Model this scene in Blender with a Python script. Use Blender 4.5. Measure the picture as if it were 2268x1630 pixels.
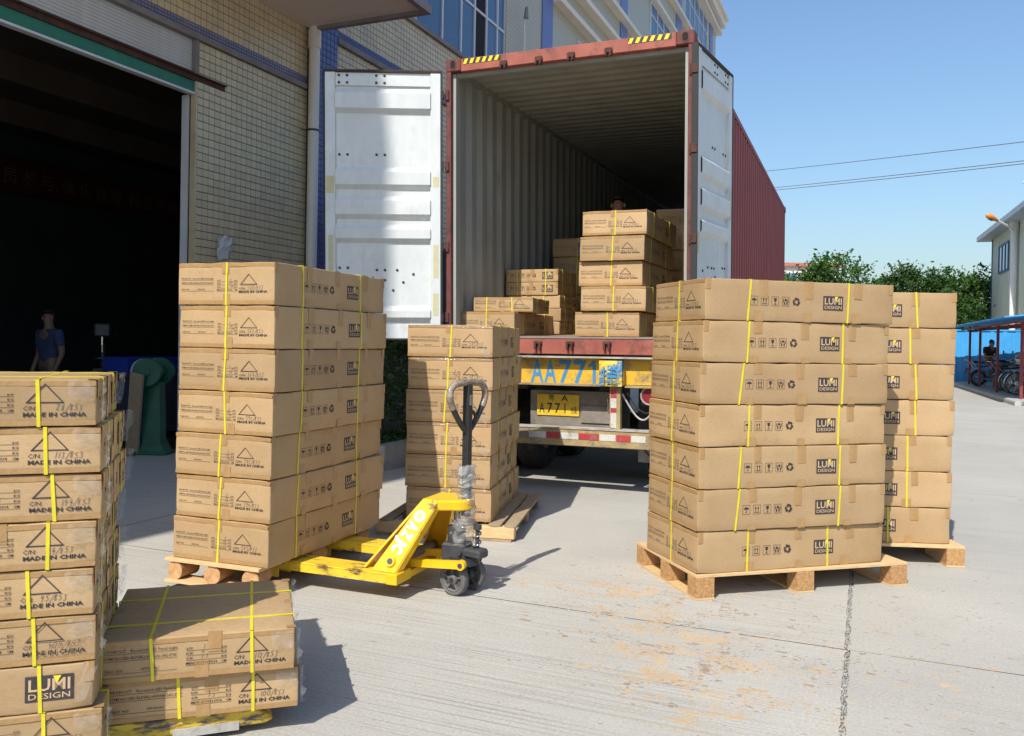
import bpy, bmesh, math, random
from mathutils import Vector, Matrix, Euler, noise
R = math.radians
rnd = random.Random(7)
for o in list(bpy.data.objects): bpy.data.objects.remove(o)
S = bpy.context.scene
COL = S.collection

# ---------------------------------------------------------------- camera
CAM_H, PITCH, ROLL = 1.4165, -0.007, 0.0177
cam_d = bpy.data.cameras.new('camera'); cam = bpy.data.objects.new('camera', cam_d); COL.objects.link(cam)
cam_d.sensor_width = 36.0; cam_d.sensor_fit = 'HORIZONTAL'
cam_d.lens = 36.0*1875.46/2268.0
cam_d.shift_y = (770.49-815.0)/2268.0
cam_d.clip_start = 0.05; cam_d.clip_end = 2000
cam.matrix_world = (Matrix.Translation((0, 0, CAM_H)) @ Matrix.Rotation(R(90)+PITCH, 4, 'X') @ Matrix.Rotation(ROLL, 4, 'Z'))
S.camera = cam
# ---------------------------------------------------------------- world and sun
SUN_EL, SUN_AZ = R(47.5), R(28.3)          # the shadows run along (sin az, cos az)
w = bpy.data.worlds.new('World'); S.world = w; w.use_nodes = True
nt = w.node_tree; nt.nodes.clear()
sky = nt.nodes.new('ShaderNodeTexSky'); sky.sky_type = 'NISHITA'; sky.sun_disc = False
sky.sun_elevation = SUN_EL; sky.sun_rotation = math.pi+SUN_AZ
sky.air_density = 1.4; sky.dust_density = 1.8; sky.ozone_density = 7.0
bg = nt.nodes.new('ShaderNodeBackground'); bg.inputs['Strength'].default_value = 0.135
wo = nt.nodes.new('ShaderNodeOutputWorld')
nt.links.new(sky.outputs[0], bg.inputs[0]); nt.links.new(bg.outputs[0], wo.inputs[0])
sd = bpy.data.lights.new('sun', 'SUN'); sd.energy = 4.6; sd.angle = R(0.45); sd.color = (1.0, .955, .87)
sun = bpy.data.objects.new('sun', sd); COL.objects.link(sun); sun.location = (-20, -40, 50)
to_sun = Vector((-math.sin(SUN_AZ)*math.cos(SUN_EL), -math.cos(SUN_AZ)*math.cos(SUN_EL), math.sin(SUN_EL)))
sun.rotation_euler = to_sun.to_track_quat('Z', 'Y').to_euler()
S.view_settings.view_transform = 'Standard'; S.view_settings.look = 'None'
S.view_settings.exposure = 0.3; S.view_settings.gamma = 1.0
S.render.engine = 'CYCLES'
S.cycles.max_bounces = 7; S.cycles.diffuse_bounces = 4; S.cycles.transparent_max_bounces = 12

# ---------------------------------------------------------------- pixel helpers (2268 x 1630 picture) -> world
F_, CY_ = 1875.46, 770.49
def ray(u, v):
    a, b = u-1134, v-CY_
    c, s = math.cos(ROLL), math.sin(ROLL)
    U, V = a*c+b*s, -a*s+b*c
    x, zc = U/F_, -V/F_
    return Vector((x, math.cos(PITCH)-zc*math.sin(PITCH), math.sin(PITCH)+zc*math.cos(PITCH)))
def onz(u, v, z=0):
    r = ray(u, v); t = (z-CAM_H)/r.z; return r*t+Vector((0, 0, CAM_H))
def ony(u, v, y):
    r = ray(u, v); return r*(y/r.y)+Vector((0, 0, CAM_H))

# ---------------------------------------------------------------- materials
MATS = {}
def mk(name, c1, c2=None, scale=8, rough=.7, bump=0, bscale=60, metal=0, detail=6, lo=.35, hi=.65, c3=None, s3=2.0, lo3=.55, hi3=.7,
       stretch=None, coat=0, spec=.5, trans=0, alpha=1, rnd_v=0, emit=None, coord='Object', wave=None):
    m = bpy.data.materials.new(name); m.use_nodes = True; t = m.node_tree; N = t.nodes; Lk = t.links
    b = N['Principled BSDF']
    tc = N.new('ShaderNodeTexCoord'); src = tc.outputs[coord]
    if stretch:
        mp = N.new('ShaderNodeMapping'); mp.inputs['Scale'].default_value = stretch
        Lk.new(src, mp.inputs['Vector']); vec = mp.outputs[0]
    else: vec = src
    col = None
    if c2 is not None:
        n = N.new('ShaderNodeTexNoise'); n.inputs['Scale'].default_value = scale; n.inputs['Detail'].default_value = detail
        n.inputs['Roughness'].default_value = .62
        Lk.new(vec, n.inputs['Vector'])
        r = N.new('ShaderNodeValToRGB'); r.color_ramp.elements[0].position = lo; r.color_ramp.elements[1].position = hi
        r.color_ramp.elements[0].color = (*c1, 1); r.color_ramp.elements[1].color = (*c2, 1)
        Lk.new(n.outputs['Fac'], r.inputs[0]); col = r.outputs[0]
        if c3 is not None:
            n3 = N.new('ShaderNodeTexNoise'); n3.inputs['Scale'].default_value = s3; n3.inputs['Detail'].default_value = 8
            n3.inputs['Roughness'].default_value = .7; Lk.new(vec, n3.inputs['Vector'])
            r3 = N.new('ShaderNodeValToRGB'); r3.color_ramp.elements[0].position = lo3; r3.color_ramp.elements[1].position = hi3
            Lk.new(n3.outputs['Fac'], r3.inputs[0])
            mx = N.new('ShaderNodeMix'); mx.data_type = 'RGBA'
            Lk.new(r3.outputs[0], mx.inputs[0]); Lk.new(col, mx.inputs[6]); mx.inputs[7].default_value = (*c3, 1)
            col = mx.outputs[2]
    if rnd_v:
        oi = N.new('ShaderNodeObjectInfo'); mr = N.new('ShaderNodeMapRange')
        mr.inputs['To Min'].default_value = 1-rnd_v; mr.inputs['To Max'].default_value = 1+rnd_v
        Lk.new(oi.outputs['Random'], mr.inputs[0])
        hs = N.new('ShaderNodeHueSaturation'); Lk.new(mr.outputs[0], hs.inputs['Value'])
        if col: Lk.new(col, hs.inputs['Color'])
        else: hs.inputs['Color'].default_value = (*c1, 1)
        col = hs.outputs[0]
    if col: Lk.new(col, b.inputs['Base Color'])
    else: b.inputs['Base Color'].default_value = (*c1, 1)
    b.inputs['Roughness'].default_value = rough; b.inputs['Metallic'].default_value = metal
    b.inputs['Specular IOR Level'].default_value = spec; b.inputs['Coat Weight'].default_value = coat
    b.inputs['Transmission Weight'].default_value = trans; b.inputs['Alpha'].default_value = alpha
    if emit: b.inputs['Emission Color'].default_value = (*emit, 1); b.inputs['Emission Strength'].default_value = 1
    if bump:
        bn = N.new('ShaderNodeTexNoise'); bn.inputs['Scale'].default_value = bscale; bn.inputs['Detail'].default_value = 4
        Lk.new(vec, bn.inputs['Vector'])
        bp = N.new('ShaderNodeBump'); bp.inputs['Strength'].default_value = bump; bp.inputs['Distance'].default_value = .01
        Lk.new(bn.outputs['Fac'], bp.inputs['Height']); Lk.new(bp.outputs[0], b.inputs['Normal'])
    MATS[name] = m
    return m

def cardboard():
    m = bpy.data.materials.new('cardboard'); m.use_nodes = True; t = m.node_tree; N = t.nodes; Lk = t.links; b = N['Principled BSDF']
    tc = N.new('ShaderNodeTexCoord'); oi = N.new('ShaderNodeObjectInfo')
    ad = N.new('ShaderNodeVectorMath'); ad.operation = 'ADD'
    sc = N.new('ShaderNodeVectorMath'); sc.operation = 'SCALE'; sc.inputs[3].default_value = 37
    cmb = N.new('ShaderNodeCombineXYZ')
    for i in range(3): Lk.new(oi.outputs['Random'], cmb.inputs[i])
    Lk.new(cmb.outputs[0], sc.inputs[0]); Lk.new(tc.outputs['Object'], ad.inputs[0]); Lk.new(sc.outputs[0], ad.inputs[1])
    n1 = N.new('ShaderNodeTexNoise'); n1.inputs['Scale'].default_value = 3.2; n1.inputs['Detail'].default_value = 7; Lk.new(ad.outputs[0], n1.inputs['Vector'])
    r1 = N.new('ShaderNodeValToRGB'); r1.color_ramp.elements[0].position = .3; r1.color_ramp.elements[1].position = .72
    r1.color_ramp.elements[0].color = (.385, .248, .122, 1); r1.color_ramp.elements[1].color = (.452, .305, .160, 1)
    Lk.new(n1.outputs['Fac'], r1.inputs[0])
    mp = N.new('ShaderNodeMapping'); mp.inputs['Scale'].default_value = (60, 60, 420); Lk.new(ad.outputs[0], mp.inputs['Vector'])
    n2 = N.new('ShaderNodeTexNoise'); n2.inputs['Scale'].default_value = 1.0; n2.inputs['Detail'].default_value = 3; Lk.new(mp.outputs[0], n2.inputs['Vector'])
    mx = N.new('ShaderNodeMix'); mx.data_type = 'RGBA'; mx.blend_type = 'MULTIPLY'; mx.inputs[0].default_value = .35
    Lk.new(r1.outputs[0], mx.inputs[6]); Lk.new(n2.outputs['Fac'], mx.inputs[7])
    mr = N.new('ShaderNodeMapRange'); mr.inputs['To Min'].default_value = 1.06; mr.inputs['To Max'].default_value = 1.36; Lk.new(oi.outputs['Random'], mr.inputs[0])
    hs = N.new('ShaderNodeHueSaturation'); Lk.new(mr.outputs[0], hs.inputs['Value']); Lk.new(mx.outputs[2], hs.inputs['Color'])
    # scuffs
    n3 = N.new('ShaderNodeTexNoise'); n3.inputs['Scale'].default_value = 9; n3.inputs['Detail'].default_value = 9; n3.inputs['Roughness'].default_value = .75; Lk.new(ad.outputs[0], n3.inputs['Vector'])
    r3 = N.new('ShaderNodeValToRGB'); r3.color_ramp.elements[0].position = .58; r3.color_ramp.elements[1].position = .80; Lk.new(n3.outputs['Fac'], r3.inputs[0])
    m3 = N.new('ShaderNodeMix'); m3.data_type = 'RGBA'; Lk.new(r3.outputs[0], m3.inputs[0]); Lk.new(hs.outputs[0], m3.inputs[6]); m3.inputs[7].default_value = (.31, .20, .10, 1)
    Lk.new(m3.outputs[2], b.inputs['Base Color'])
    b.inputs['Roughness'].default_value = .62; b.inputs['Specular IOR Level'].default_value = .35
    bp = N.new('ShaderNodeBump'); bp.inputs['Strength'].default_value = .35; bp.inputs['Distance'].default_value = .006
    n4 = N.new('ShaderNodeTexNoise'); n4.inputs['Scale'].default_value = 7; n4.inputs['Detail'].default_value = 6; Lk.new(ad.outputs[0], n4.inputs['Vector'])
    Lk.new(n4.outputs['Fac'], bp.inputs['Height']); Lk.new(bp.outputs[0], b.inputs['Normal'])
    MATS['cardboard'] = m
cardboard()
mk('tape', (.33, .19, .075), (.39, .235, .10), scale=14, rough=.28, bump=.25, bscale=45, spec=.5)
mk('strap', (.70, .60, .025), (.60, .51, .02), scale=20, rough=.35)
mk('ink', (.030, .024, .026), rough=.7)
mk('pen', (.07, .06, .075), rough=.6)
mk('logo_dark', (.028, .022, .026), (.05, .04, .042), scale=40, rough=.65)
mk('logo_tan', (.52, .36, .20), rough=.7)
mk('logo_yellow', (.75, .62, .02), rough=.6)
mk('film', (.6, .6, .58), rough=.10, alpha=.13, spec=.8, bump=.6, bscale=30)
mk('wood_new', (.55, .36, .17), (.66, .46, .24), scale=5, rough=.75, stretch=(3, 14, 14), bump=.2, bscale=12)
mk('wood_end', (.40, .19, .075), (.60, .36, .17), scale=26, rough=.85, bump=.2)
mk('chip_block', (.33, .17, .065), (.52, .30, .13), scale=60, rough=.9, bump=.5, bscale=90)
mk('wood_old', (.26, .185, .115), (.40, .30, .19), scale=4, rough=.85, stretch=(4, 18, 18), bump=.35, bscale=14)
mk('log', (.46, .27, .12), (.34, .17, .07), scale=7, rough=.85, stretch=(8, 1.5, 8), bump=.35, bscale=10)
mk('jack_yellow', (.80, .44, .008), (.83, .50, .012), scale=5, rough=.36, c3=(.20, .12, .035), s3=13, lo3=.61, hi3=.68, spec=.5, coat=.15)
mk('jack_worn', (.66, .42, .03), (.80, .55, .03), scale=8, rough=.5, c3=(.10, .065, .03), s3=7, lo3=.54, hi3=.63, stretch=(1, 2.6, 2.6), bump=.2)
mk('old_yellow', (.50, .33, .03), (.66, .46, .04), scale=7, rough=.55, c3=(.07, .055, .06), s3=9, lo3=.46, hi3=.58, stretch=(1, 4, 4), bump=.35, bscale=20)
mk('black_steel', (.018, .019, .022), (.030, .031, .035), scale=20, rough=.42, bump=.1)
mk('grey_steel', (.06, .062, .066), (.035, .036, .04), scale=12, rough=.5)
mk('chrome', (.62, .62, .62), rough=.16, metal=1)
mk('rubber', (.022, .022, .023), (.05, .048, .045), scale=14, rough=.8)
mk('wheel_grey', (.085, .082, .08), (.14, .135, .13), scale=10, rough=.75, bump=.2)
mk('white_print', (.80, .80, .74), rough=.6)
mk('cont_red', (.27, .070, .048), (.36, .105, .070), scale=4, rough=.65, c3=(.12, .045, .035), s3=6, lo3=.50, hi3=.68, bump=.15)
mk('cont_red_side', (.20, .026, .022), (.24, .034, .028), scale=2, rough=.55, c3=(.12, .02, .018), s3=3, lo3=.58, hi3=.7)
mk('rusty', (.060, .024, .018), (.105, .040, .026), scale=8, rough=.85, c3=(.03, .016, .014), s3=9, lo3=.52, hi3=.66, bump=.4)
mk('rust_red', (.115, .028, .024), (.17, .044, .034), scale=6, rough=.7, c3=(.07, .025, .02), s3=7, lo3=.50, hi3=.64, bump=.25)
mk('cont_in', (.265, .275, .25), (.335, .34, .31), scale=1.6, rough=.6, c3=(.26, .23, .18), s3=2.2, lo3=.56, hi3=.74, stretch=(1.5, 1.5, .5))
mk('cont_white', (.56, .585, .58), (.65, .675, .665), scale=2.5, rough=.42, c3=(.46, .46, .43), s3=2.6, lo3=.52, hi3=.80, stretch=(1.6, 1.6, .8), bump=.12, bscale=9, spec=.5)
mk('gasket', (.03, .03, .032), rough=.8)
mk('ply_floor', (.20, .15, .10), (.28, .21, .14), scale=6, rough=.8, stretch=(6, 1, 1))
mk('hazard_y', (.80, .58, .02), rough=.5); mk('hazard_k', (.03, .03, .03), rough=.5)
mk('trailer_yellow', (.58, .34, .02), (.70, .42, .025), scale=4, rough=.6, c3=(.22, .17, .11), s3=6, lo3=.50, hi3=.68, bump=.2)
mk('trailer_dirty', (.28, .21, .11), (.42, .31, .13), scale=7, rough=.75, c3=(.16, .13, .11), s3=9, lo3=.50, hi3=.66, bump=.3)
mk('dusty_steel', (.18, .155, .125), (.25, .22, .185), scale=7, rough=.85, c3=(.13, .11, .09), s3=5, lo3=.52, hi3=.68, bump=.2)
mk('pale_steel', (.34, .32, .29), (.46, .44, .40), scale=9, rough=.75, bump=.2, c3=(.20, .17, .14), s3=7, lo3=.5, hi3=.68)
mk('dark_under', (.025, .024, .023), (.05, .047, .043), scale=8, rough=.85)
mk('paint_blue', (.045, .20, .40), (.06, .25, .46), scale=14, rough=.6)
mk('plate_yellow', (.66, .42, .02), (.74, .50, .04), scale=12, rough=.5, c3=(.30, .22, .09), s3=8, lo3=.55, hi3=.72)
mk('refl_red', (.36, .035, .04), (.46, .05, .05), scale=30, rough=.5, c3=(.24, .16, .13), s3=9, lo3=.52, hi3=.68); mk('refl_white', (.60, .58, .54), (.50, .48, .43), scale=10, rough=.5, c3=(.28, .25, .21), s3=9, lo3=.52, hi3=.70)
mk('lamp_red', (.22, .02, .03), rough=.25)
mk('hose', (.45, .43, .42), rough=.5)
mk('tile_cream', (.60, .485, .29), (.68, .565, .36), scale=5, rough=.3, rnd_v=.08, c3=(.44, .39, .30), s3=2.2, lo3=.5, hi3=.75)
mk('tile_blue', (.085, .11, .28), (.105, .135, .33), scale=3, rough=.25)
mk('tile_purple', (.20, .20, .34), (.24, .235, .38), scale=3, rough=.3)
mk('grout', (.055, .045, .04), (.09, .075, .065), scale=6, rough=.95)
mk('trim_grey', (.20, .18, .18), (.26, .235, .23), scale=5, rough=.8, bump=.15)
mk('plaster', (.74, .64, .53), (.80, .70, .59), scale=2, rough=.9, bump=.06)
mk('plaster_dark', (.12, .115, .12), (.16, .155, .16), scale=2, rough=.95)
mk('pvc', (.68, .64, .58), (.74, .70, .64), scale=3, rough=.4)
mk('shutter', (.52, .50, .48), (.62, .60, .58), scale=6, rough=.55, stretch=(1, 1, 6))
mk('beam_green', (.02, .16, .105), (.03, .20, .13), scale=5, rough=.55)
mk('jamb_white', (.62, .63, .66), (.70, .70, .72), scale=4, rough=.5)
mk('frame_alu', (.62, .64, .66), rough=.4)
mk('glass_blue', (.045, .12, .26), (.10, .22, .42), scale=.9, rough=.06, spec=.9)
mk('curtain', (.24, .36, .58), (.32, .46, .70), scale=9, rough=.8, stretch=(4, 4, .4))
mk('black_hole', (.012, .012, .014), rough=.9)
mk('paper', (.70, .68, .64), (.60, .58, .55), scale=20, rough=.8)
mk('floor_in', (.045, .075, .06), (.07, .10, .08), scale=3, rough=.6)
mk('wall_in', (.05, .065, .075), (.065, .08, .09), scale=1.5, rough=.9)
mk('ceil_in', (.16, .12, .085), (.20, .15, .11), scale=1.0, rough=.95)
mk('banner', (.11, .008, .008), (.13, .010, .010), scale=3, rough=.7)
mk('banner_white_dimmed', (.20, .18, .16), rough=.7)  # white lettering, its colour darkened to stand in for dim indoor light
mk('machine_green', (.012, .085, .05), (.018, .11, .062), scale=6, rough=.45)
mk('steel_dark', (.04, .043, .047), (.07, .073, .077), scale=9, rough=.5, metal=.4)
mk('crate_blue', (.025, .06, .36), rough=.45)
mk('bench_dark', (.05, .06, .09), (.07, .08, .11), scale=4, rough=.7)
mk('stone_kerb', (.36, .345, .32), (.46, .44, .41), scale=9, rough=.9, c3=(.24, .23, .21), s3=6, lo3=.55, hi3=.7, bump=.35)
mk('soil', (.05, .04, .03), (.08, .06, .045), scale=10, rough=1)
mk('leaf_a', (.034, .082, .014), (.062, .130, .022), scale=.9, rough=.65, spec=.15)
mk('leaf_b', (.022, .056, .012), (.040, .088, .017), scale=.9, rough=.65, spec=.15)
mk('leaf_h', (.03, .085, .015), (.06, .15, .03), scale=4, rough=.4, spec=.5)
mk('bark', (.10, .08, .06), (.16, .13, .10), scale=12, rough=.95, bump=.4)
mk('clad_cream', (.56, .58, .45), (.64, .66, .53), scale=1.5, rough=.45, stretch=(3, 3, .3))
mk('clad_blue', (.05, .13, .26), rough=.5)
mk('roof_grey', (.34, .40, .46), (.40, .46, .52), scale=2, rough=.5)
mk('brick_grey', (.34, .33, .29), (.42, .41, .36), scale=6, rough=.85)
mk('shed_blue', (.045, .30, .66), (.06, .36, .74), scale=2, rough=.45)
mk('shed_red', (.16, .022, .025), (.22, .035, .035), scale=8, rough=.6)
mk('pole_white', (.78, .78, .76), rough=.45)
mk('lamp_orange', (.72, .24, .03), (.80, .30, .05), scale=8, rough=.35)
mk('wire', (.12, .12, .13), rough=.6)
mk('skin', (.26, .145, .095), (.31, .18, .12), scale=20, rough=.55)
mk('hair', (.012, .010, .010), rough=.6)
mk('shirt_black', (.016, .016, .020), (.03, .03, .034), scale=14, rough=.85)
mk('shirt_blue', (.045, .065, .14), (.06, .085, .17), scale=14, rough=.85)
mk('trousers', (.06, .065, .085), (.09, .095, .12), scale=14, rough=.85)
mk('bike_black', (.014, .014, .016), rough=.3, coat=.3)
mk('bike_red', (.14, .012, .018), rough=.22, coat=.5)
mk('bike_grey', (.28, .28, .28), (.36, .36, .35), scale=10, rough=.4, metal=.6)
mk('cloth_purple', (.24, .19, .32), (.32, .26, .40), scale=12, rough=.9)
mk('house_wall', (.62, .57, .50), (.70, .66, .58), scale=2, rough=.9)
mk('house_roof', (.40, .13, .10), (.48, .18, .13), scale=8, rough=.85)
mk('flake_a', (.40, .29, .18), (.47, .36, .24), scale=3, rough=.95)
mk('flake_b', (.24, .185, .135), (.33, .26, .195), scale=3, rough=.95)
mk('joint_dark', (.05, .046, .04), (.16, .15, .13), scale=40, rough=.95)
mk('gravel', (.13, .125, .115), (.5, .48, .44), scale=90, rough=.95, lo=.42, hi=.6)
mk('grip_wrap', (.14, .095, .06), (.36, .30, .24), scale=22, rough=.22, bump=.6, bscale=60, spec=.7)
mk('bubble', (.40, .40, .38), (.58, .58, .55), scale=40, rough=.16, alpha=.50, spec=.9, bump=.9, bscale=130)
mk('clear_wrap', (.26, .26, .25), (.50, .50, .48), scale=14, rough=.10, alpha=.40, spec=1.0, bump=.7, bscale=40)
mk('glass_pane', (.10, .20, .36), rough=.04, alpha=.62, spec=.8)
mk('tape_old', (.50, .47, .27), (.56, .52, .32), scale=20, rough=.7)
# ---------------------------------------------------------------- mesh helpers
class MB:
    """collects faces; build() links them as ONE mesh object"""
    def __init__(s): s.v = []; s.f = []; s.mi = []; s.cur = 0; s.smooth = []; s.sm = False
    def add(s, vs, fs):
        n = len(s.v); s.v += [tuple(p) for p in vs]
        for f in fs: s.f.append([i+n for i in f]); s.mi.append(s.cur); s.smooth.append(s.sm)
        return s
    def box(s, c, d, rot=None, bev=0):
        x, y, z = d[0]/2, d[1]/2, d[2]/2
        b = min(bev, x*.9, y*.9, z*.9)
        if b > 0:
            pts = []; idx = {}
            for sx in (-1, 1):
                for sy in (-1, 1):
                    for sz in (-1, 1):
                        for a in range(3):
                            p = [sx*(x-(b if a != 0 else 0)), sy*(y-(b if a != 1 else 0)), sz*(z-(b if a != 2 else 0))]
                            idx[(sx, sy, sz, a)] = len(pts); pts.append(p)
            F = []
            for a in range(3):
                o = [i for i in range(3) if i != a]
                for sg in (-1, 1):
                    q = []
                    for (p1, p2) in ((-1, -1), (1, -1), (1, 1), (-1, 1)):
                        t = [0, 0, 0]; t[a] = sg; t[o[0]] = p1; t[o[1]] = p2; q.append(idx[(*t, a)])
                    if (sg == 1) != (a == 1): F.append(q)
                    else: F.append(q[::-1])
            for a in range(3):
                o = [i for i in range(3) if i != a]
                for p1 in (-1, 1):
                    for p2 in (-1, 1):
                        t0 = [0, 0, 0]; t0[o[0]] = p1; t0[o[1]] = p2
                        lo = list(t0); lo[a] = -1; hi = list(t0); hi[a] = 1
                        q = [idx[(*lo, o[0])], idx[(*hi, o[0])], idx[(*hi, o[1])], idx[(*lo, o[1])]]
                        F.append(q)
            for sx in (-1, 1):
                for sy in (-1, 1):
                    for sz in (-1, 1): F.append([idx[(sx, sy, sz, a)] for a in range(3)])
        else:
            pts = [(-x, -y, -z), (x, -y, -z), (x, y, -z), (-x, y, -z), (-x, -y, z), (x, -y, z), (x, y, z), (-x, y, z)]
            F = [(0, 3, 2, 1), (4, 5, 6, 7), (0, 1, 5, 4), (1, 2, 6, 5), (2, 3, 7, 6), (3, 0, 4, 7)]
        M = Matrix.Translation(c)
        if rot is not None: M = M @ (rot.to_matrix().to_4x4() if isinstance(rot, Euler) else rot)
        return s.add([M @ Vector(p) for p in pts], F)
    def b2(s, a, b, bev=0):
        return s.box([(a[i]+b[i])/2 for i in range(3)], [abs(b[i]-a[i]) for i in range(3)], None, bev)
    def cyl(s, p0, p1, r0, r1=None, n=12, caps=True):
        r1 = r0 if r1 is None else r1
        p0, p1 = Vector(p0), Vector(p1); d = (p1-p0)
        q = d.to_track_quat('Z', 'Y'); vs = []
        for p, r in ((p0, r0), (p1, r1)):
            for i in range(n):
                a = 2*math.pi*i/n; vs.append(p+q @ Vector((math.cos(a)*r, math.sin(a)*r, 0)))
        sm, s.sm = s.sm, True
        s.add(vs, [(i, (i+1) % n, n+(i+1) % n, n+i) for i in range(n)])
        s.sm = sm
        if caps: s.add(vs, [tuple(range(n))[::-1], tuple(range(n, 2*n))])
        return s
    def tube(s, path, r, n=8, closed=False, caps=True):
        P = [Vector(p) for p in path]; m = len(P); rr = r if isinstance(r, (list, tuple)) else [r]*m
        T = []
        for i in range(m):
            a = P[(i-1) % m] if closed or i > 0 else P[i]; b = P[(i+1) % m] if closed or i < m-1 else P[i]
            T.append((b-a).normalized())
        up = Vector((0, 0, 1)) if abs(T[0].z) < .9 else Vector((1, 0, 0))
        nx = T[0].cross(up).normalized(); vs = []
        for i in range(m):
            nx = (nx-T[i]*nx.dot(T[i])).normalized(); ny = T[i].cross(nx)
            for k in range(n):
                a = 2*math.pi*k/n; vs.append(P[i]+(nx*math.cos(a)+ny*math.sin(a))*rr[i])
        fs = []
        for i in range(m if closed else m-1):
            j = (i+1) % m
            for k in range(n): fs.append((i*n+k, j*n+k, j*n+(k+1) % n, i*n+(k+1) % n))
        sm, s.sm = s.sm, True; s.add(vs, fs); s.sm = sm
        if caps and not closed: s.add([vs[k] for k in range(n)], [tuple(range(n))]); s.add([vs[(m-1)*n+k] for k in range(n)], [tuple(range(n))[::-1]])
        return s
    def lathe(s, prof, c=(0, 0, 0), axis='Z', n=20, rot=None):
        vs = []; m = len(prof)
        for i in range(n):
            a = 2*math.pi*i/n
            for (r, z) in prof:
                p = Vector((r*math.cos(a), r*math.sin(a), z))
                if axis == 'X': p = Vector((p.z, p.x, p.y))
                if axis == 'Y': p = Vector((p.x, p.z, p.y))
                if rot is not None: p = rot @ p
                vs.append(p+Vector(c))
        fs = []
        for i in range(n):
            j = (i+1) % n
            for k in range(m-1): fs.append((i*m+k, j*m+k, j*m+k+1, i*m+k+1))
        sm, s.sm = s.sm, True; s.add(vs, fs); s.sm = sm
        return s
    def prism(s, poly, d):
        """poly: list of 3d points (planar), extruded by vector d"""
        P = [Vector(p) for p in poly]; d = Vector(d); n = len(P)
        return s.add(P+[p+d for p in P], [tuple(range(n))[::-1], tuple(range(n, 2*n))]+[(i, (i+1) % n, n+(i+1) % n, n+i) for i in range(n)])
    def quad(s, a, b, c, d): return s.add([a, b, c, d], [(0, 1, 2, 3)])
    def xf(s, M, start=0):
        for i in range(start, len(s.v)): s.v[i] = tuple(M @ Vector(s.v[i]))
        return s
    def mesh(s, name, mats):
        me = bpy.data.meshes.new(name); me.from_pydata(s.v, [], s.f)
        mats = mats if isinstance(mats, (list, tuple)) else [mats]
        for m in mats: me.materials.append(MATS[m])
        if len(mats) > 1: me.polygons.foreach_set('material_index', s.mi)
        if any(s.smooth): me.polygons.foreach_set('use_smooth', s.smooth)
        me.update()
        return me
    def build(s, name, mats, parent=None, fix=True):
        me = s.mesh(name, mats)
        if fix:
            bm = bmesh.new(); bm.from_mesh(me); bmesh.ops.recalc_face_normals(bm, faces=bm.faces); bm.to_mesh(me); bm.free()
        return link(name, me, parent)
def link(name, me, parent=None, loc=None, rot=None):
    o = bpy.data.objects.new(name, me); COL.objects.link(o)
    if parent is not None: o.parent = parent
    if loc is not None: o.location = loc
    if rot is not None: o.rotation_euler = rot
    return o
def tag(o, label, cat, group=None, kind=None):
    if label: o['label'] = label
    if cat: o['category'] = cat
    if group: o['group'] = group
    if kind: o['kind'] = kind
    return o
def thing(name, label, cat, loc=(0, 0, 0), rz=0, group=None, mat=None):
    o = bpy.data.objects.new(name, None); COL.objects.link(o); o.empty_display_size = .1
    if mat is not None: o.matrix_world = mat
    else: o.location = loc; o.rotation_euler = (0, 0, rz)
    return tag(o, label, cat, group)
def structure(o): o['kind'] = 'structure'; return o
def kids(o): return [c for c in bpy.data.objects if c.parent == o]
def copy_tree(o, parent=None):
    c = o.copy(); COL.objects.link(c)
    if parent is not None: c.parent = parent
    for ch in kids(o): copy_tree(ch, c)
    return c
# ---------------------------------------------------------------- lettering as flat mesh
_tc = {}
def text2d(s, bold=0.0, res=2):
    """(verts2d, faces, width, height) with the cap height about .7; origin at the left of the baseline"""
    key = (s, bold, res)
    if key in _tc: return _tc[key]
    cu = bpy.data.curves.new('t', 'FONT'); cu.body = s; cu.size = 1; cu.resolution_u = res; cu.offset = bold; cu.fill_mode = 'FRONT'
    o = bpy.data.objects.new('t', cu); COL.objects.link(o)
    dg = bpy.context.evaluated_depsgraph_get(); me = bpy.data.meshes.new_from_object(o.evaluated_get(dg))
    vs = [(v.co.x, v.co.y) for v in me.vertices]; fs = [tuple(p.vertices) for p in me.polygons]
    bpy.data.objects.remove(o); bpy.data.curves.remove(cu); bpy.data.meshes.remove(me)
    if not vs: vs = [(0, 0)]
    x0 = min(v[0] for v in vs); x1 = max(v[0] for v in vs)
    y0 = min(v[1] for v in vs); y1 = max(v[1] for v in vs)
    vs = [(v[0]-x0, v[1]) for v in vs]
    _tc[key] = (vs, fs, x1-x0, y1, y0)
    return _tc[key]
def put_text(mb, s, x, y, w=None, h=None, bold=0.0, plane=lambda a, b: (a, 0, b), res=2):
    """cap height h and/or total width w, left x, baseline y in a plane"""
    vs, fs, tw, th, _ = text2d(s, bold, res)
    sy = (h/.70) if h else w/tw
    sx = (w/tw) if w else sy
    mb.add([plane(x+a*sx, y+b*sy) for a, b in vs], fs)
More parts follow.
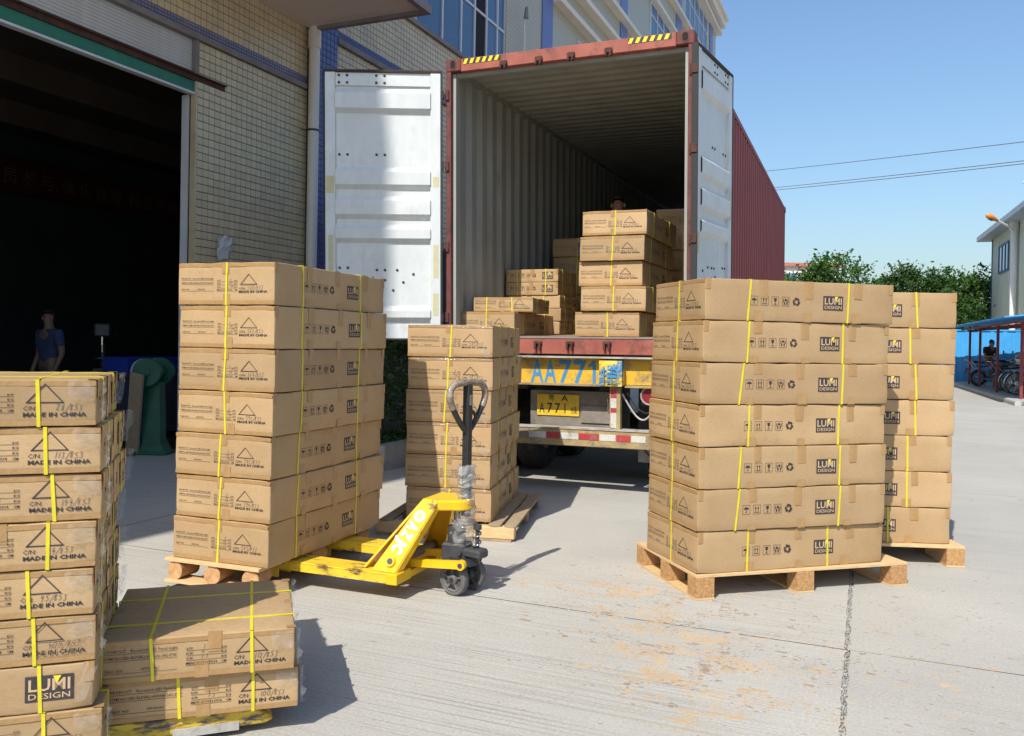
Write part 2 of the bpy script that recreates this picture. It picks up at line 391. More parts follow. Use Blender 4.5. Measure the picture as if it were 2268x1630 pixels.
DIG = {'0': [[(.5, 1), (.15, .8), (.05, .4), (.25, .02), (.6, 0), (.85, .35), (.8, .8), (.5, 1)]],
       '1': [[(.5, 1), (.42, .0)]], '2': [[(.1, .8), (.45, 1), (.75, .8), (.6, .5), (.05, .02), (.9, .08)]],
       '3': [[(.15, .9), (.55, 1), (.75, .8), (.35, .55), (.75, .35), (.6, .05), (.1, .05)]],
       '4': [[(.55, 1), (.05, .4), (.9, .45)], [(.65, .75), (.5, -.1)]],
       '5': [[(.85, 1), (.3, .95), (.2, .55), (.65, .6), (.8, .3), (.5, 0), (.1, .08)]],
       '6': [[(.7, 1), (.25, .6), (.12, .2), (.45, 0), (.75, .2), (.55, .45), (.15, .3)]],
       '7': [[(.08, .95), (.85, 1), (.35, -.05)]], '8': [[(.75, .9), (.35, 1), (.2, .75), (.75, .3), (.5, 0), (.15, .2), (.55, .6), (.75, .9)]],
       '9': [[(.8, .9), (.4, 1), (.15, .7), (.5, .5), (.8, .85), (.65, .3), (.45, -.1)]], '/': [[(.95, 1.15), (.05, -.2)]],
       '.': [[(.3, .02), (.42, .0), (.4, .06)]]}
def put_hand(mb, s, x, y, h, plane, wid=.0022, slant=.18, rise=0.0, seed=0):
    """hand written digits: thin ribbons along pen strokes"""
    rr = random.Random(seed); cx = x
    for ch in s:
        sc = h*(.88+.24*rr.random()); dy = (rr.random()-.5)*h*.18
        for st in DIG.get(ch, []):
            P = [Vector((cx+(a*.62+b*slant)*sc, y+dy+b*sc+rise*(cx-x))) for a, b in st]
            Q = []
            for i in range(len(P)-1):
                for k in range(3): Q.append(P[i].lerp(P[i+1], k/3))
            Q.append(P[-1])
            for it in range(2): Q = [Q[0]]+[(Q[i-1]+Q[i]*2+Q[i+1])/4 for i in range(1, len(Q)-1)]+[Q[-1]]
            for i in range(len(Q)-1):
                d = (Q[i+1]-Q[i])
                if d.length < 1e-6: continue
                d.normalize(); nn = Vector((-d.y, d.x))*wid*.5
                mb.add([plane(*(Q[i]-nn)), plane(*(Q[i+1]-nn)), plane(*(Q[i+1]+nn)), plane(*(Q[i]+nn))], [(0, 1, 2, 3)])
        cx += h*(.72 if ch not in '/.1' else .5)
def outline(mb, pts, wid, plane):
    """closed outline ribbon"""
    n = len(pts); P = [Vector(p) for p in pts]
    cen = sum(P, Vector((0, 0)))/n
    inn = []
    for i in range(n):
        a, b, c = P[i-1], P[i], P[(i+1) % n]
        d1 = (b-a).normalized(); d2 = (c-b).normalized(); n1 = Vector((-d1.y, d1.x)); n2 = Vector((-d2.y, d2.x))
        m = (n1+n2).normalized(); k = wid/max(.35, m.dot(n1))
        q = b+m*k
        if (q-cen).length > (b-cen).length: q = b-m*k
        inn.append(q)
    for i in range(n):
        j = (i+1) % n
        mb.add([plane(*P[i]), plane(*P[j]), plane(*inn[j]), plane(*inn[i])], [(0, 1, 2, 3)])
# ================================================================ ground
GA = .395                                                   # heading of the building, the slabs and the lane
E2 = Vector((math.sin(GA), math.cos(GA), 0)); N2 = Vector((math.cos(GA), -math.sin(GA), 0))
def concrete(name, base, dark, groove):
    m = bpy.data.materials.new(name); m.use_nodes = True; t = m.node_tree; N = t.nodes; Lk = t.links; b = N['Principled BSDF']
    tc = N.new('ShaderNodeTexCoord'); mp = N.new('ShaderNodeMapping'); mp.inputs['Rotation'].default_value = (0, 0, GA); Lk.new(tc.outputs['Object'], mp.inputs['Vector'])
    n1 = N.new('ShaderNodeTexNoise'); n1.inputs['Scale'].default_value = .55; n1.inputs['Detail'].default_value = 9; n1.inputs['Roughness'].default_value = .62; Lk.new(mp.outputs[0], n1.inputs['Vector'])
    r1 = N.new('ShaderNodeValToRGB'); r1.color_ramp.elements[0].position = .32; r1.color_ramp.elements[1].position = .68
    r1.color_ramp.elements[0].color = (*dark, 1); r1.color_ramp.elements[1].color = (*base, 1); Lk.new(n1.outputs['Fac'], r1.inputs[0])
    n2 = N.new('ShaderNodeTexNoise'); n2.inputs['Scale'].default_value = 75; n2.inputs['Detail'].default_value = 5; n2.inputs['Roughness'].default_value = .8; Lk.new(mp.outputs[0], n2.inputs['Vector'])
    r2 = N.new('ShaderNodeValToRGB'); r2.color_ramp.elements[0].position = .3; r2.color_ramp.elements[1].position = .62; r2.color_ramp.elements[0].color = (.72, .72, .71, 1); r2.color_ramp.elements[1].color = (1.04, 1.04, 1.04, 1); Lk.new(n2.outputs['Fac'], r2.inputs[0])
    mx = N.new('ShaderNodeMix'); mx.data_type = 'RGBA'; mx.blend_type = 'MULTIPLY'; mx.inputs[0].default_value = 1; Lk.new(r1.outputs[0], mx.inputs[6]); Lk.new(r2.outputs[0], mx.inputs[7])
    # brushed grooves across the lane
    gm = N.new('ShaderNodeMapping'); gm.inputs['Scale'].default_value = (.35, 52, 1); Lk.new(mp.outputs[0], gm.inputs['Vector'])
    g = N.new('ShaderNodeTexNoise'); g.noise_dimensions = '2D'; g.inputs['Scale'].default_value = 1.6; g.inputs['Detail'].default_value = 2.5; g.inputs['Roughness'].default_value = .5; Lk.new(gm.outputs[0], g.inputs['Vector'])
    rg = N.new('ShaderNodeValToRGB'); rg.color_ramp.elements[0].position = .34; rg.color_ramp.elements[1].position = .47; rg.color_ramp.elements[0].color = (.66, .65, .63, 1); rg.color_ramp.elements[1].color = (1, 1, 1, 1); Lk.new(g.outputs['Fac'], rg.inputs[0])
    pn = N.new('ShaderNodeTexNoise'); pn.inputs['Scale'].default_value = .8; pn.inputs['Detail'].default_value = 4; Lk.new(mp.outputs[0], pn.inputs['Vector'])
    pr = N.new('ShaderNodeValToRGB'); pr.color_ramp.elements[0].position = .36; pr.color_ramp.elements[1].position = .62; Lk.new(pn.outputs['Fac'], pr.inputs[0])
    ml = N.new('ShaderNodeMath'); ml.operation = 'MULTIPLY'; Lk.new(pr.outputs[0], ml.inputs[0]); ml.inputs[1].default_value = groove
    m2 = N.new('ShaderNodeMix'); m2.data_type = 'RGBA'; m2.blend_type = 'MULTIPLY'; Lk.new(ml.outputs[0], m2.inputs[0]); Lk.new(mx.outputs[2], m2.inputs[6]); Lk.new(rg.outputs[0], m2.inputs[7])
    # rusty and oily stains
    n3 = N.new('ShaderNodeTexNoise'); n3.inputs['Scale'].default_value = 1.7; n3.inputs['Detail'].default_value = 10; n3.inputs['Roughness'].default_value = .72; Lk.new(mp.outputs[0], n3.inputs['Vector'])
    r3 = N.new('ShaderNodeValToRGB'); r3.color_ramp.elements[0].position = .60; r3.color_ramp.elements[1].position = .80; r3.color_ramp.elements[1].color = (.75, .75, .75, 1); Lk.new(n3.outputs['Fac'], r3.inputs[0])
    m3 = N.new('ShaderNodeMix'); m3.data_type = 'RGBA'; Lk.new(r3.outputs[0], m3.inputs[0]); Lk.new(m2.outputs[2], m3.inputs[6]); m3.inputs[7].default_value = (.27, .235, .19, 1)
    vo = N.new('ShaderNodeTexVoronoi'); vo.inputs['Scale'].default_value = 2.3; vo.inputs['Randomness'].default_value = 1; nd = N.new('ShaderNodeMix'); nd.data_type = 'VECTOR'; nd.inputs[0].default_value = .06
    Lk.new(mp.outputs[0], nd.inputs[4]); Lk.new(n2.outputs['Color'], nd.inputs[5]); Lk.new(nd.outputs[1], vo.inputs['Vector'])
    rv = N.new('ShaderNodeValToRGB'); rv.color_ramp.elements[0].position = .035; rv.color_ramp.elements[1].position = .075; rv.color_ramp.elements[0].color = (.45, .45, .45, 1); rv.color_ramp.elements[1].color = (0, 0, 0, 1); Lk.new(vo.outputs['Distance'], rv.inputs[0])
    m4 = N.new('ShaderNodeMix'); m4.data_type = 'RGBA'; Lk.new(rv.outputs[0], m4.inputs[0]); Lk.new(m3.outputs[2], m4.inputs[6]); m4.inputs[7].default_value = (.16, .145, .125, 1)
    Lk.new(m4.outputs[2], b.inputs['Base Color']); b.inputs['Roughness'].default_value = .88; b.inputs['Specular IOR Level'].default_value = .3
    bp = N.new('ShaderNodeBump'); bp.inputs['Strength'].default_value = .35; bp.inputs['Distance'].default_value = .006
    ad = N.new('ShaderNodeMath'); Lk.new(rg.outputs[0], ad.inputs[0]); Lk.new(n2.outputs['Fac'], ad.inputs[1]); Lk.new(ad.outputs[0], bp.inputs['Height']); Lk.new(bp.outputs[0], b.inputs['Normal'])
    MATS[name] = m
concrete('concrete_a', (.505, .482, .43), (.405, .385, .342), .8)
concrete('concrete_b', (.475, .452, .405), (.385, .365, .325), .35)
concrete('concrete_far', (.48, .465, .43), (.40, .388, .36), .2)
g = MB(); g.add([(-400, -200, -.012), (400, -200, -.012), (400, 600, -.012), (-400, 600, -.012)], [(0, 1, 2, 3)])
ground = structure(g.build('ground', 'concrete_far'))
# concrete slabs, joints open to the sheet below; the crossing seen in the yard is at X0
X0 = Vector((1.598, 3.965, 0)); SLN, SLE = 5.0, 5.2
def slab(i, j):
    a0, a1, b0, b1 = i*SLN, (i+1)*SLN, j*SLE, (j+1)*SLE
    rr = random.Random(i*97+j*13)
    def wob(s, k): return (noise.noise(Vector((s*9+k*31, k*7.3, 3)))*.010+noise.noise(Vector((s*31+k*17, k*2.3, 8)))*.007)
    ge, gn = .0035, .0065
    pts = []
    st = lambda x0, x1, n: [x0+(x1-x0)*q/n for q in range(n)]
    near = (j in (-1, 0) and i in (-1, 0))
    nn = 110 if near else 6
    # edges: bottom (a varies), right (b varies, ragged), top, left
    for a in st(a0, a1, 6): pts.append((a, b0+gn))
    for b in st(b0, b1, nn): pts.append((a1-ge-(max(0, .008+wob(b, i+1)) if near else .004), b+(gn if b == b0 else 0)))
    for a in st(a1, a0, 6): pts.append((a, b1-gn))
    for b in st(b1, b0, nn): pts.append((a0+ge+(max(0, .008+wob(b+50, i)) if near else .004), b))
    P = [X0+N2*a+E2*b for a, b in pts]
    m = MB(); n = len(P)
    m.add([(p.x, p.y, 0) for p in P]+[(p.x, p.y, -.03) for p in P], [tuple(range(n))]+[(k, k+n, (k+1) % n+n, (k+1) % n) for k in range(n)])
    return m.build('concrete_slab', 'concrete_a' if i < 0 else 'concrete_b', ground)
for i in range(-4, 4):
    for j in range(-2, 6): slab(i, j)
for j in range(-2, 7):                                      # dark strips coloured in place of shadow in the sawn cross joints
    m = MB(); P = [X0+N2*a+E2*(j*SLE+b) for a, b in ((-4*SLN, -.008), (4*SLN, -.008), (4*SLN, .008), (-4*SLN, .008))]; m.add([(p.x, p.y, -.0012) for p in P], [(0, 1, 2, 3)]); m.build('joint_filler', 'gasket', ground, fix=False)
# loose grit in the broken joint
gr = MB(); rg = random.Random(4)
for k in range(1500):
    b = rg.uniform(-2.2, 1.9); a = rg.gauss(0, .008); p = X0+N2*a+E2*b; s = rg.uniform(.002, .007)
    M = Matrix.Translation((p.x, p.y, rg.uniform(-.009, .001))) @ Euler((rg.random()*3, rg.random()*3, rg.random()*3)).to_matrix().to_4x4()
    gr.add([M @ Vector(q) for q in ((s, 0, 0), (-s*.6, s*.7, 0), (-s*.5, -s*.8, 0), (0, 0, s*.9))], [(0, 1, 2), (0, 3, 1), (1, 3, 2), (2, 3, 0)])
tag(gr.build('joint_grit', 'gravel'), 'grey grit broken loose along the concrete joint', 'grit', kind='stuff')
# dried mud flakes scattered over the yard
def flakes(name, mat, label, clusters, seed):
    rr = random.Random(seed); m = MB()
    for (u, v, su, sv, n) in clusters:
        for k in range(n):
            p = onz(rr.gauss(u, su), max(1120, rr.gauss(v, sv)), 0)
            if noise.noise(Vector((p.x*5.5+seed, p.y*5.5, 0)))+.6*noise.noise(Vector((p.x*14, p.y*14, seed))) < rr.uniform(-.15, .62): continue
            s = min(.022, abs(rr.gauss(0, .0029))+.0012+(.010 if rr.random() < .012 else 0)); el = rr.uniform(1.0, 3.2); a0 = -GA+rr.gauss(0, .25); nv = rr.randint(5, 7); z = rr.uniform(.0004, .0014)
            q = []
            for i in range(nv):
                a = 2*math.pi*i/nv; r = s*rr.uniform(.55, 1.15); x, y = r*el*math.cos(a), r*math.sin(a)
                q.append((p.x+x*math.cos(a0)-y*math.sin(a0), p.y+x*math.sin(a0)+y*math.cos(a0)))
            m.add([(x, y, z) for x, y in q]+[(p.x+(x-p.x)*1.15, p.y+(y-p.y)*1.15, -.001) for x, y in q], [tuple(range(nv))]+[(i, (i+1) % nv, nv+(i+1) % nv, nv+i) for i in range(nv)])
    return tag(m.build(name, mat, fix=False), label, 'mud', kind='stuff')
flakes('mud_flakes', 'flake_a', 'tan dried mud flakes spread over the concrete in front of the pallet', ((1440, 1395, 80, 30, 3800), (1520, 1470, 75, 40, 6500), (1600, 1545, 70, 45, 3400), (1400, 1310, 90, 22, 3200), (1280, 1290, 120, 30, 1500), (1330, 1440, 110, 40, 500), (1700, 1500, 160, 70, 900), (2000, 1480, 170, 90, 900), (1500, 1400, 300, 100, 1000)), 3)
flakes('dirt_specks', 'flake_b', 'small brown dirt specks strewn over the yard concrete', ((1550, 1430, 130, 70, 2600), (1450, 1330, 120, 40, 1500), (1800, 1450, 250, 110, 1500), (1250, 1450, 250, 110, 500), (1980, 1400, 160, 110, 800)), 9)

# ================================================================ factory building on the left
W0 = Vector((-3.89, 10.44, 0)); EB = Vector((.3907, .9205, 0)); NB = Vector((.9205, -.3907, 0))
MBLD = Matrix(((EB.x, NB.x, 0, W0.x), (EB.y, NB.y, 0, W0.y), (0, 0, 1, 0), (0, 0, 0, 1)))   # local: x = along the wall (t), y = out of the wall, z up
# note: x, y, z here form a left handed set, so the wall frame is kept as explicit points
def WP(t, o, z): return W0+EB*t+NB*o+Vector((0, 0, z))
def wbox(mb, t0, t1, o0, o1, z0, z1):
    P = [WP(t, o, z) for z in (z0, z1) for (t, o) in ((t0, o0), (t0, o1), (t1, o1), (t1, o0))]
    mb.add(P, [(0, 3, 2, 1), (4, 5, 6, 7), (0, 1, 5, 4), (1, 2, 6, 5), (2, 3, 7, 6), (3, 0, 4, 7)]); return mb
bld = thing('factory_building', 'tall factory building with cream and blue tiled walls and overhanging upper floors', 'building')
def tile_mat(name, cream, line, pitch):
    m = bpy.data.materials.new(name); m.use_nodes = True; t = m.node_tree; N = t.nodes; Lk = t.links; b = N['Principled BSDF']
    tc = N.new('ShaderNodeTexCoord'); mp = N.new('ShaderNodeMapping'); mp.inputs['Rotation'].default_value = (0, 0, -(math.pi/2-.4014)); Lk.new(tc.outputs['Object'], mp.inputs['Vector'])
    sp = N.new('ShaderNodeSeparateXYZ'); cb = N.new('ShaderNodeCombineXYZ'); Lk.new(mp.outputs[0], sp.inputs[0]); Lk.new(sp.outputs['X'], cb.inputs['X']); Lk.new(sp.outputs['Z'], cb.inputs['Y'])
    br = N.new('ShaderNodeTexBrick'); br.offset = 0; br.inputs['Scale'].default_value = 1; br.inputs['Brick Width'].default_value = pitch; br.inputs['Row Height'].default_value = pitch; br.inputs['Mortar Size'].default_value = .004
    br.inputs['Color1'].default_value = (*cream, 1); br.inputs['Color2'].default_value = (*[c*.93 for c in cream], 1); br.inputs['Mortar'].default_value = (*line, 1)
    Lk.new(cb.outputs[0], br.inputs['Vector']); Lk.new(br.outputs['Color'], b.inputs['Base Color']); b.inputs['Roughness'].default_value = .35
    MATS[name] = m
tile_mat('tiles_far_cream', (.50, .44, .31), (.16, .13, .11), .097); tile_mat('tiles_far_blue', (.13, .17, .42), (.08, .08, .12), .097)
# wall cores (grout shows between the tiles)
m = MB(); wbox(m, -.05, 2.8, -.20, 0, -.02, 5.05); wall_near = m.build('wall', 'grout', bld)
m = MB(); wbox(m, -14, 2.8, -.30, 0, 5.05, 5.95); wall_up = m.build('wall', 'grout', bld)
m = MB(); wbox(m, 2.8, 9.3, -.30, 0, -.02, 7.13); wall_far = m.build('wall', 'grout', bld)
m = MB(); wbox(m, 2.12, 2.8, 0, .05, -.02, 18.0); pil = m.build('pilaster', 'grout', bld)
m = MB(); wbox(m, -14, -6.6, -.30, 0, -.02, 5.05); m.build('wall', 'tiles_far_cream', bld)
m = MB(); wbox(m, 9.3, 36, -.30, 0, -.02, 7.13); m.build('wall', 'tiles_far_cream', bld)
m = MB(); wbox(m, 9.3, 11.46, -.30, 0, 7.13, 17.7); wbox(m, 12.18, 36, -.30, 0, 7.13, 17.7); wbox(m, 2.8, 5.3, -.30, 0, 7.13, 17.7); wbox(m, 5.3, 9.3, -.30, 0, 9.9, 17.7); m.build('wall', 'tiles_far_cream', bld)
for t0, t1 in ((11.46, 12.18), (18.4, 19.2), (26.6, 27.6), (34.2, 35.0)):
    m = MB(); wbox(m, t0, t1, -.30 if t0 < 12 else 0, .03, 7.13, 17.7); m.build('blue_strip', 'tiles_far_blue', bld)
# upper floors jutting out over the loading side
m = MB(); wbox(m, -14.5, 2.06, 0, 1.97, 5.93, 6.0); m.build('soffit', 'plaster', bld)
m = MB(); wbox(m, -14.5, 2.10, 0, 2.0, 6.0, 18.05); m.build('jetty_wall', 'tiles_far_blue', bld)
m = MB(); wbox(m, -14.55, 2.15, 1.955, 2.03, 5.88, 6.0); wbox(m, 2.06, 2.15, .05, 1.955, 5.88, 6.0); m.build('soffit_edge', 'trim_grey', bld)
# roof, back and far end
m = MB(); wbox(m, -14.3, 36.2, -12, -.3, 17.7, 18.0); wbox(m, 35.8, 36.1, -12, -.3, 0, 17.7); wbox(m, -14.3, -14, -12, -.3, 0, 17.7); m.build('shell', 'tiles_far_cream', bld)
def trim(t0, t1, z0, z1, o, name='trim', mat='trim_grey'):
    m = MB(); wbox(m, t0, t1, -.01, o, z0, z1); return m.build(name, mat, bld)
trim(-14, 2.05, 5.03, 5.10, .06); trim(2.8, 9.3, 5.94, 6.03, .07); trim(2.8, 13.9, 7.06, 7.14, .07); trim(9.3, 36, 5.94, 6.03, .07)
for (t0, t1, z0, z1, o) in ((12.18, 36, 10.10, 10.25, .25), (12.18, 36, 10.85, 11.0, .25), (12.18, 36, 11.8, 11.95, .25), (9.3, 11.46, 10.10, 10.25, .1), (12.18, 36, 14.0, 14.14, .2), (12.18, 36, 15.05, 15.2, .25), (12.18, 36.2, 17.35, 17.5, .3), (2.8, 36.25, 17.7, 18.05, .45), (2.8, 36.3, 18.05, 18.2, .6)): trim(t0, t1, z0, z1, o, 'cornice', 'plaster')
# tiles
tile_me = {}
def tile_geo(w, h, mat):
    k = (w, h, mat)
    if k not in tile_me:
        m = MB(); b = .003
        a, c = w/2, h/2
        P = [EB*x+Vector((0, 0, z))+NB*.0 for x, z in ((-a, -c), (a, -c), (a, c), (-a, c))]+[EB*x+Vector((0, 0, z))+NB*.007 for x, z in ((-a+b, -c+b), (a-b, -c+b), (a-b, c-b), (-a+b, c-b))]
        m.add(P, [(4, 5, 6, 7), (0, 1, 5, 4), (1, 2, 6, 5), (2, 3, 7, 6), (3, 0, 4, 7)]); tile_me[k] = (m, m.mesh('tile', mat))
    return tile_me[k]
def tiles(parent, t0, t1, z0, z1, o, pitch, mat, single=None, gap=.0065):
    nt_, nz_ = max(1, round((t1-t0)/pitch)), max(1, round((z1-z0)/pitch)); pt, pz = (t1-t0)/nt_, (z1-z0)/nz_
    src, me = tile_geo(round(pt-gap, 4), round(pz-gap, 4), mat); field = MB(); rr = random.Random(int(t0*100+z0*10)); cnt = 0
    for i in range(nt_):
        for j in range(nz_):
            t, z = t0+pt*(i+.5), z0+pz*(j+.5); P = WP(t, o+rr.uniform(-.0012, .0008), z)
            if single and single(t, z): link('tile', me, parent, P); cnt += 1
            else: field.add([Vector(v)+P for v in src.v], src.f)
    if field.v:
        f = field.build('tile_field', mat, parent, fix=False); f['kind'] = 'stuff'
    return cnt
NT = tiles(wall_near, -.05, 2.12, .02, 5.03, .0, .097, 'tile_cream', lambda t, z: t < 1.17 and z > 2.62)
tiles(wall_up, -7, 2.12, 5.10, 5.225, 0, .0485, 'tile_purple', gap=.005); tiles(wall_up, -7, 2.12, 5.225, 5.93, 0, .097, 'tile_cream')
tiles(pil, 2.12, 2.8, .02, 6.9, .05, .097, 'tile_blue'); tiles(wall_far, 2.8, 9.3, 3.2, 5.94, 0, .097, 'tile_cream')
tiles(wall_far, 2.8, 9.3, 6.03, 6.16, 0, .0485, 'tile_blue', gap=.005); tiles(wall_far, 2.8, 9.3, 6.16, 7.06, 0, .097, 'tile_cream')
# windows of the upper floor
def window(t0, t1, z0, z1, panes, dark=None, o=-.05):
    m = MB(); fr = .045; n = len(panes)
    wbox(m, t0, t1, o-.03, o+.02, z0, z0+fr); wbox(m, t0, t1, o-.03, o+.02, z1-fr, z1); wbox(m, t0, t1, o-.028, o+.018, z0+1.15, z0+1.20)
    for p in [0]+panes+[1]:
        t = t0+(t1-t0)*p; wbox(m, t-fr*.6, t+fr*.6, o-.026, o+.024, z0+fr, z1-fr)
    wn = m.build('window', 'frame_alu', bld)
    m = MB(); wbox(m, t0, t1, o-.10, o-.09, z0, z1); m.build('curtain', 'curtain', wn)
    e = [0]+panes+[1]
    for i in range(len(e)-1):
        m = MB(); wbox(m, t0+(t1-t0)*e[i]+.03, t0+(t1-t0)*e[i+1]-.03, o-.012, o-.006, z0+fr, z1-fr)
        m.build('pane', 'black_hole' if dark == i else 'glass_pane', wn)
    return wn
window(5.3, 9.3, 7.16, 9.9, [.26, .46, .615, .76, .90], dark=3)
window(22.3, 25.4, 12.3, 13.95, [.33, .66], o=.02); window(22.3, 25.4, 15.3, 17.2, [.33, .66], o=.02); window(28.2, 33.4, 15.3, 17.2, [.2, .4, .6, .8], o=.02); window(14.2, 17.8, 7.3, 9.8, [.33, .66], o=.02); window(28.2, 33.4, 12.3, 13.95, [.25, .5, .75], o=.02)
# roller shutter, beams and jamb of the big doorway
m = MB(); wbox(m, -6.6, -.10, -.07, -.05, 4.5, 5.06); sh = m.build('roller_shutter', 'plaster_dark', bld)
sl = MB(); wbox(sl, -6.6, -.10, -.045, -.03, 0, .034); sl_me = sl.mesh('slat', 'shutter')
for k in range(11): link('slat', sl_me, sh, (0, 0, 4.66+k*.0375+.001)).location.z = 4.655+k*.0375
m = MB(); wbox(m, -6.6, .42, .0, .05, 4.60, 4.612); wbox(m, -6.6, .42, .0, .008, 4.535, 4.60); m.build('rusty_angle', 'rusty', bld)
m = MB(); wbox(m, -6.6, -.080, -.09, -.02, 4.40, 4.535); m.build('green_lintel', 'beam_green', bld)
m = MB(); wbox(m, -6.6, -.080, -.10, -.01, 4.375, 4.40); m.build('guide_rail', 'jamb_white', bld)
m = MB(); wbox(m, -.12, -.055, -.06, .03, 4.60, 5.04); m.build('shutter_cheek', 'trim_grey', bld)
m = MB(); wbox(m, -.090, -.051, -.205, -.107, 0, 4.375); m.build('door_jamb', 'jamb_white', bld)
m = MB(); wbox(m, -.066, -.051, -.107, -.077, 0, 4.375); m.build('guide_channel', 'steel_dark', bld)
m = MB(); wbox(m, -.075, -.051, -.077, .004, 0, 4.60); m.build('jamb_return', 'tile_cream', bld)
# shop floor behind the doorway
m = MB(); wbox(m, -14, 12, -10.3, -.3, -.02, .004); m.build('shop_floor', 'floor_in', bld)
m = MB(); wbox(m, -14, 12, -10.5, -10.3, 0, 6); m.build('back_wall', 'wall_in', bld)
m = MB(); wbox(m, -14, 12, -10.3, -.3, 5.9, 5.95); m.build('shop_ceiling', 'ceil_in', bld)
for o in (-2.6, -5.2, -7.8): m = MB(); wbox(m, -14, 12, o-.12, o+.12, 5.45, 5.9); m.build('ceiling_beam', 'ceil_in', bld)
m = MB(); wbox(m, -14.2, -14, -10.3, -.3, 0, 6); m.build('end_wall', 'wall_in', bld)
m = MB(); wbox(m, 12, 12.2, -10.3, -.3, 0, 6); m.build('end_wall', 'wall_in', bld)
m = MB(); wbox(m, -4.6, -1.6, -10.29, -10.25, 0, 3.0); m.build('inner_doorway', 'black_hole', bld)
# red banner with white characters along the back wall
bn = MB(); wbox(bn, -3, 10.4, -9.78, -9.76, 4.5, 5.25); ban = bn.build('banner', 'banner'); tag(ban, 'long dark red banner with white characters hanging inside the workshop', 'banner')
bt = [('全', 4.05), ('员', 4.5), ('参', 4.95), ('与', 5.4), ('强', 5.97), ('化', 6.42), ('管', 6.87), ('理', 7.32), ('精', 7.9), ('益', 8.33), ('求', 8.76), ('精', 9.19)]
for ch, t in bt:
    tb = MB(); put_text(tb, ch, t, 4.72, w=.34, plane=lambda a, b: WP(a, -9.755, b), res=2); tb.build('character', 'banner_white_dimmed', ban, fix=False)
# rain pipe
dp = thing('rain_pipe', 'white plastic rain pipe running down the tiled wall beside the blue pilaster', 'pipe')
m = MB(); m.cyl(WP(2.10, .14, 0), WP(2.10, .14, 5.93), .078, n=20); m.build('pipe', 'pvc', dp)
m = MB(); m.cyl(WP(2.10, .14, 5.62), WP(2.10, .14, 5.88), .092, n=20); m.build('coupling', 'pvc', dp)
m = MB(); m.cyl(WP(2.10, .14, 4.42), WP(2.10, .14, 4.45), .085, n=20); m.cyl(WP(1.97, .02, 4.435), WP(2.10, .14, 4.435), .008); m.build('clip', 'steel_dark', dp)
# torn paper on the tiles
pp = MB(); rr = random.Random(2); n = 6; vs = []
for i in range(n):
    for j in range(n): vs.append(WP(.30+.26*i/(n-1)+rr.uniform(-.012, .012), .02+rr.random()*.035*(1 if j > 2 else .4), 2.40+.30*j/(n-1)+rr.uniform(-.02, .02)))
pp.add(vs, [(i*n+j, (i+1)*n+j, (i+1)*n+j+1, i*n+j+1) for i in range(n-1) for j in range(n-1) if not (i > 3 and j < 2)])
tag(pp.build('torn_notice', 'paper'), 'torn white paper notice stuck on the cream tiles', 'notice')
# gooseneck pipe on the pier between the windows
gp = MB(); gp.tube([WP(10.05, .02, 7.2), WP(10.05, .12, 7.3), WP(10.03, .14, 8.4), WP(9.95, .16, 8.75), WP(9.92, .22, 8.9)], .028); go = gp.build('vent_pipe', 'pvc'); tag(go, 'thin white bent pipe on the wall between the upper windows', 'pipe')
m = MB(); m.cyl(WP(9.92, .22, 8.84), WP(9.90, .24, 9.1), .06, .03); m.build('pipe_cap', 'trim_grey', go)
# ---------------------------------------------------------------- planter with hedge
pk = thing('planter_kerb', 'low stone planter kerb along the foot of the hedge', 'kerb')
for k in range(9):
    m = MB(); wbox(m, -.25+k*.9+.004, -.25+(k+1)*.9-.004, 2.72, 2.86, -.01, .27); m.build('kerb_stone', 'stone_kerb', pk)
m = MB(); wbox(m, -.25, -.12, .05, 2.72, -.01, .27); m.build('kerb_stone', 'stone_kerb', pk)
m = MB(); wbox(m, -.12, 7.8, .05, 2.72, -.01, .20); so = m.build('planter_soil', 'soil'); structure(so)
def leaves(mb, pts, size, rr, up=.35):
    for p in pts:
        d = Vector((rr.gauss(0, 1), rr.gauss(0, 1), rr.gauss(0, 1)+up)).normalized(); a = d.orthogonal().normalized(); a = Matrix.Rotation(rr.random()*6.3, 3, d) @ a; b = d.cross(a)
        s = size*rr.uniform(.6, 1.3)
        mb.add([p-a*s, p+b*s*.45+d*s*.12, p+a*s, p-b*s*.45+d*s*.12], [(0, 1, 2), (0, 2, 3)])
hd = thing('hedge', 'dark green clipped hedge in the planter beside the wall', 'hedge'); rr = random.Random(12); lf = MB(); pts = []
for k in range(15000):
    t, o = rr.uniform(-.1, 6.5), rr.choice((rr.uniform(1.5, 2.62), rr.gauss(2.5, .07))); z = rr.choice((rr.uniform(.42, 1.42), rr.gauss(1.38, .05)))
    pts.append(WP(t, min(o, 2.72), z+.06*math.sin(t*5)))
leaves(lf, pts, .035, rr); lf.build('foliage', 'leaf_h', hd, fix=False)
st = MB()
for k in range(14): p = WP(.1+k*.45, 2.2+rr.uniform(-.2, .2), .19); st.cyl(p, p+Vector((rr.uniform(-.1, .1), rr.uniform(-.1, .1), .8)), .02, .008, 6)
st.build('stem', 'bark', hd)
gm = MB(); pts = [WP(rr.uniform(-.1, 6.5), rr.uniform(1.9, 2.70), .20+rr.random()*.06) for k in range(5000)]; leaves(gm, pts, .03, rr, 0); tag(gm.build('ground_cover', 'leaf_h', fix=False), 'low green ground cover under the hedge in the planter', 'ground cover', kind='stuff')
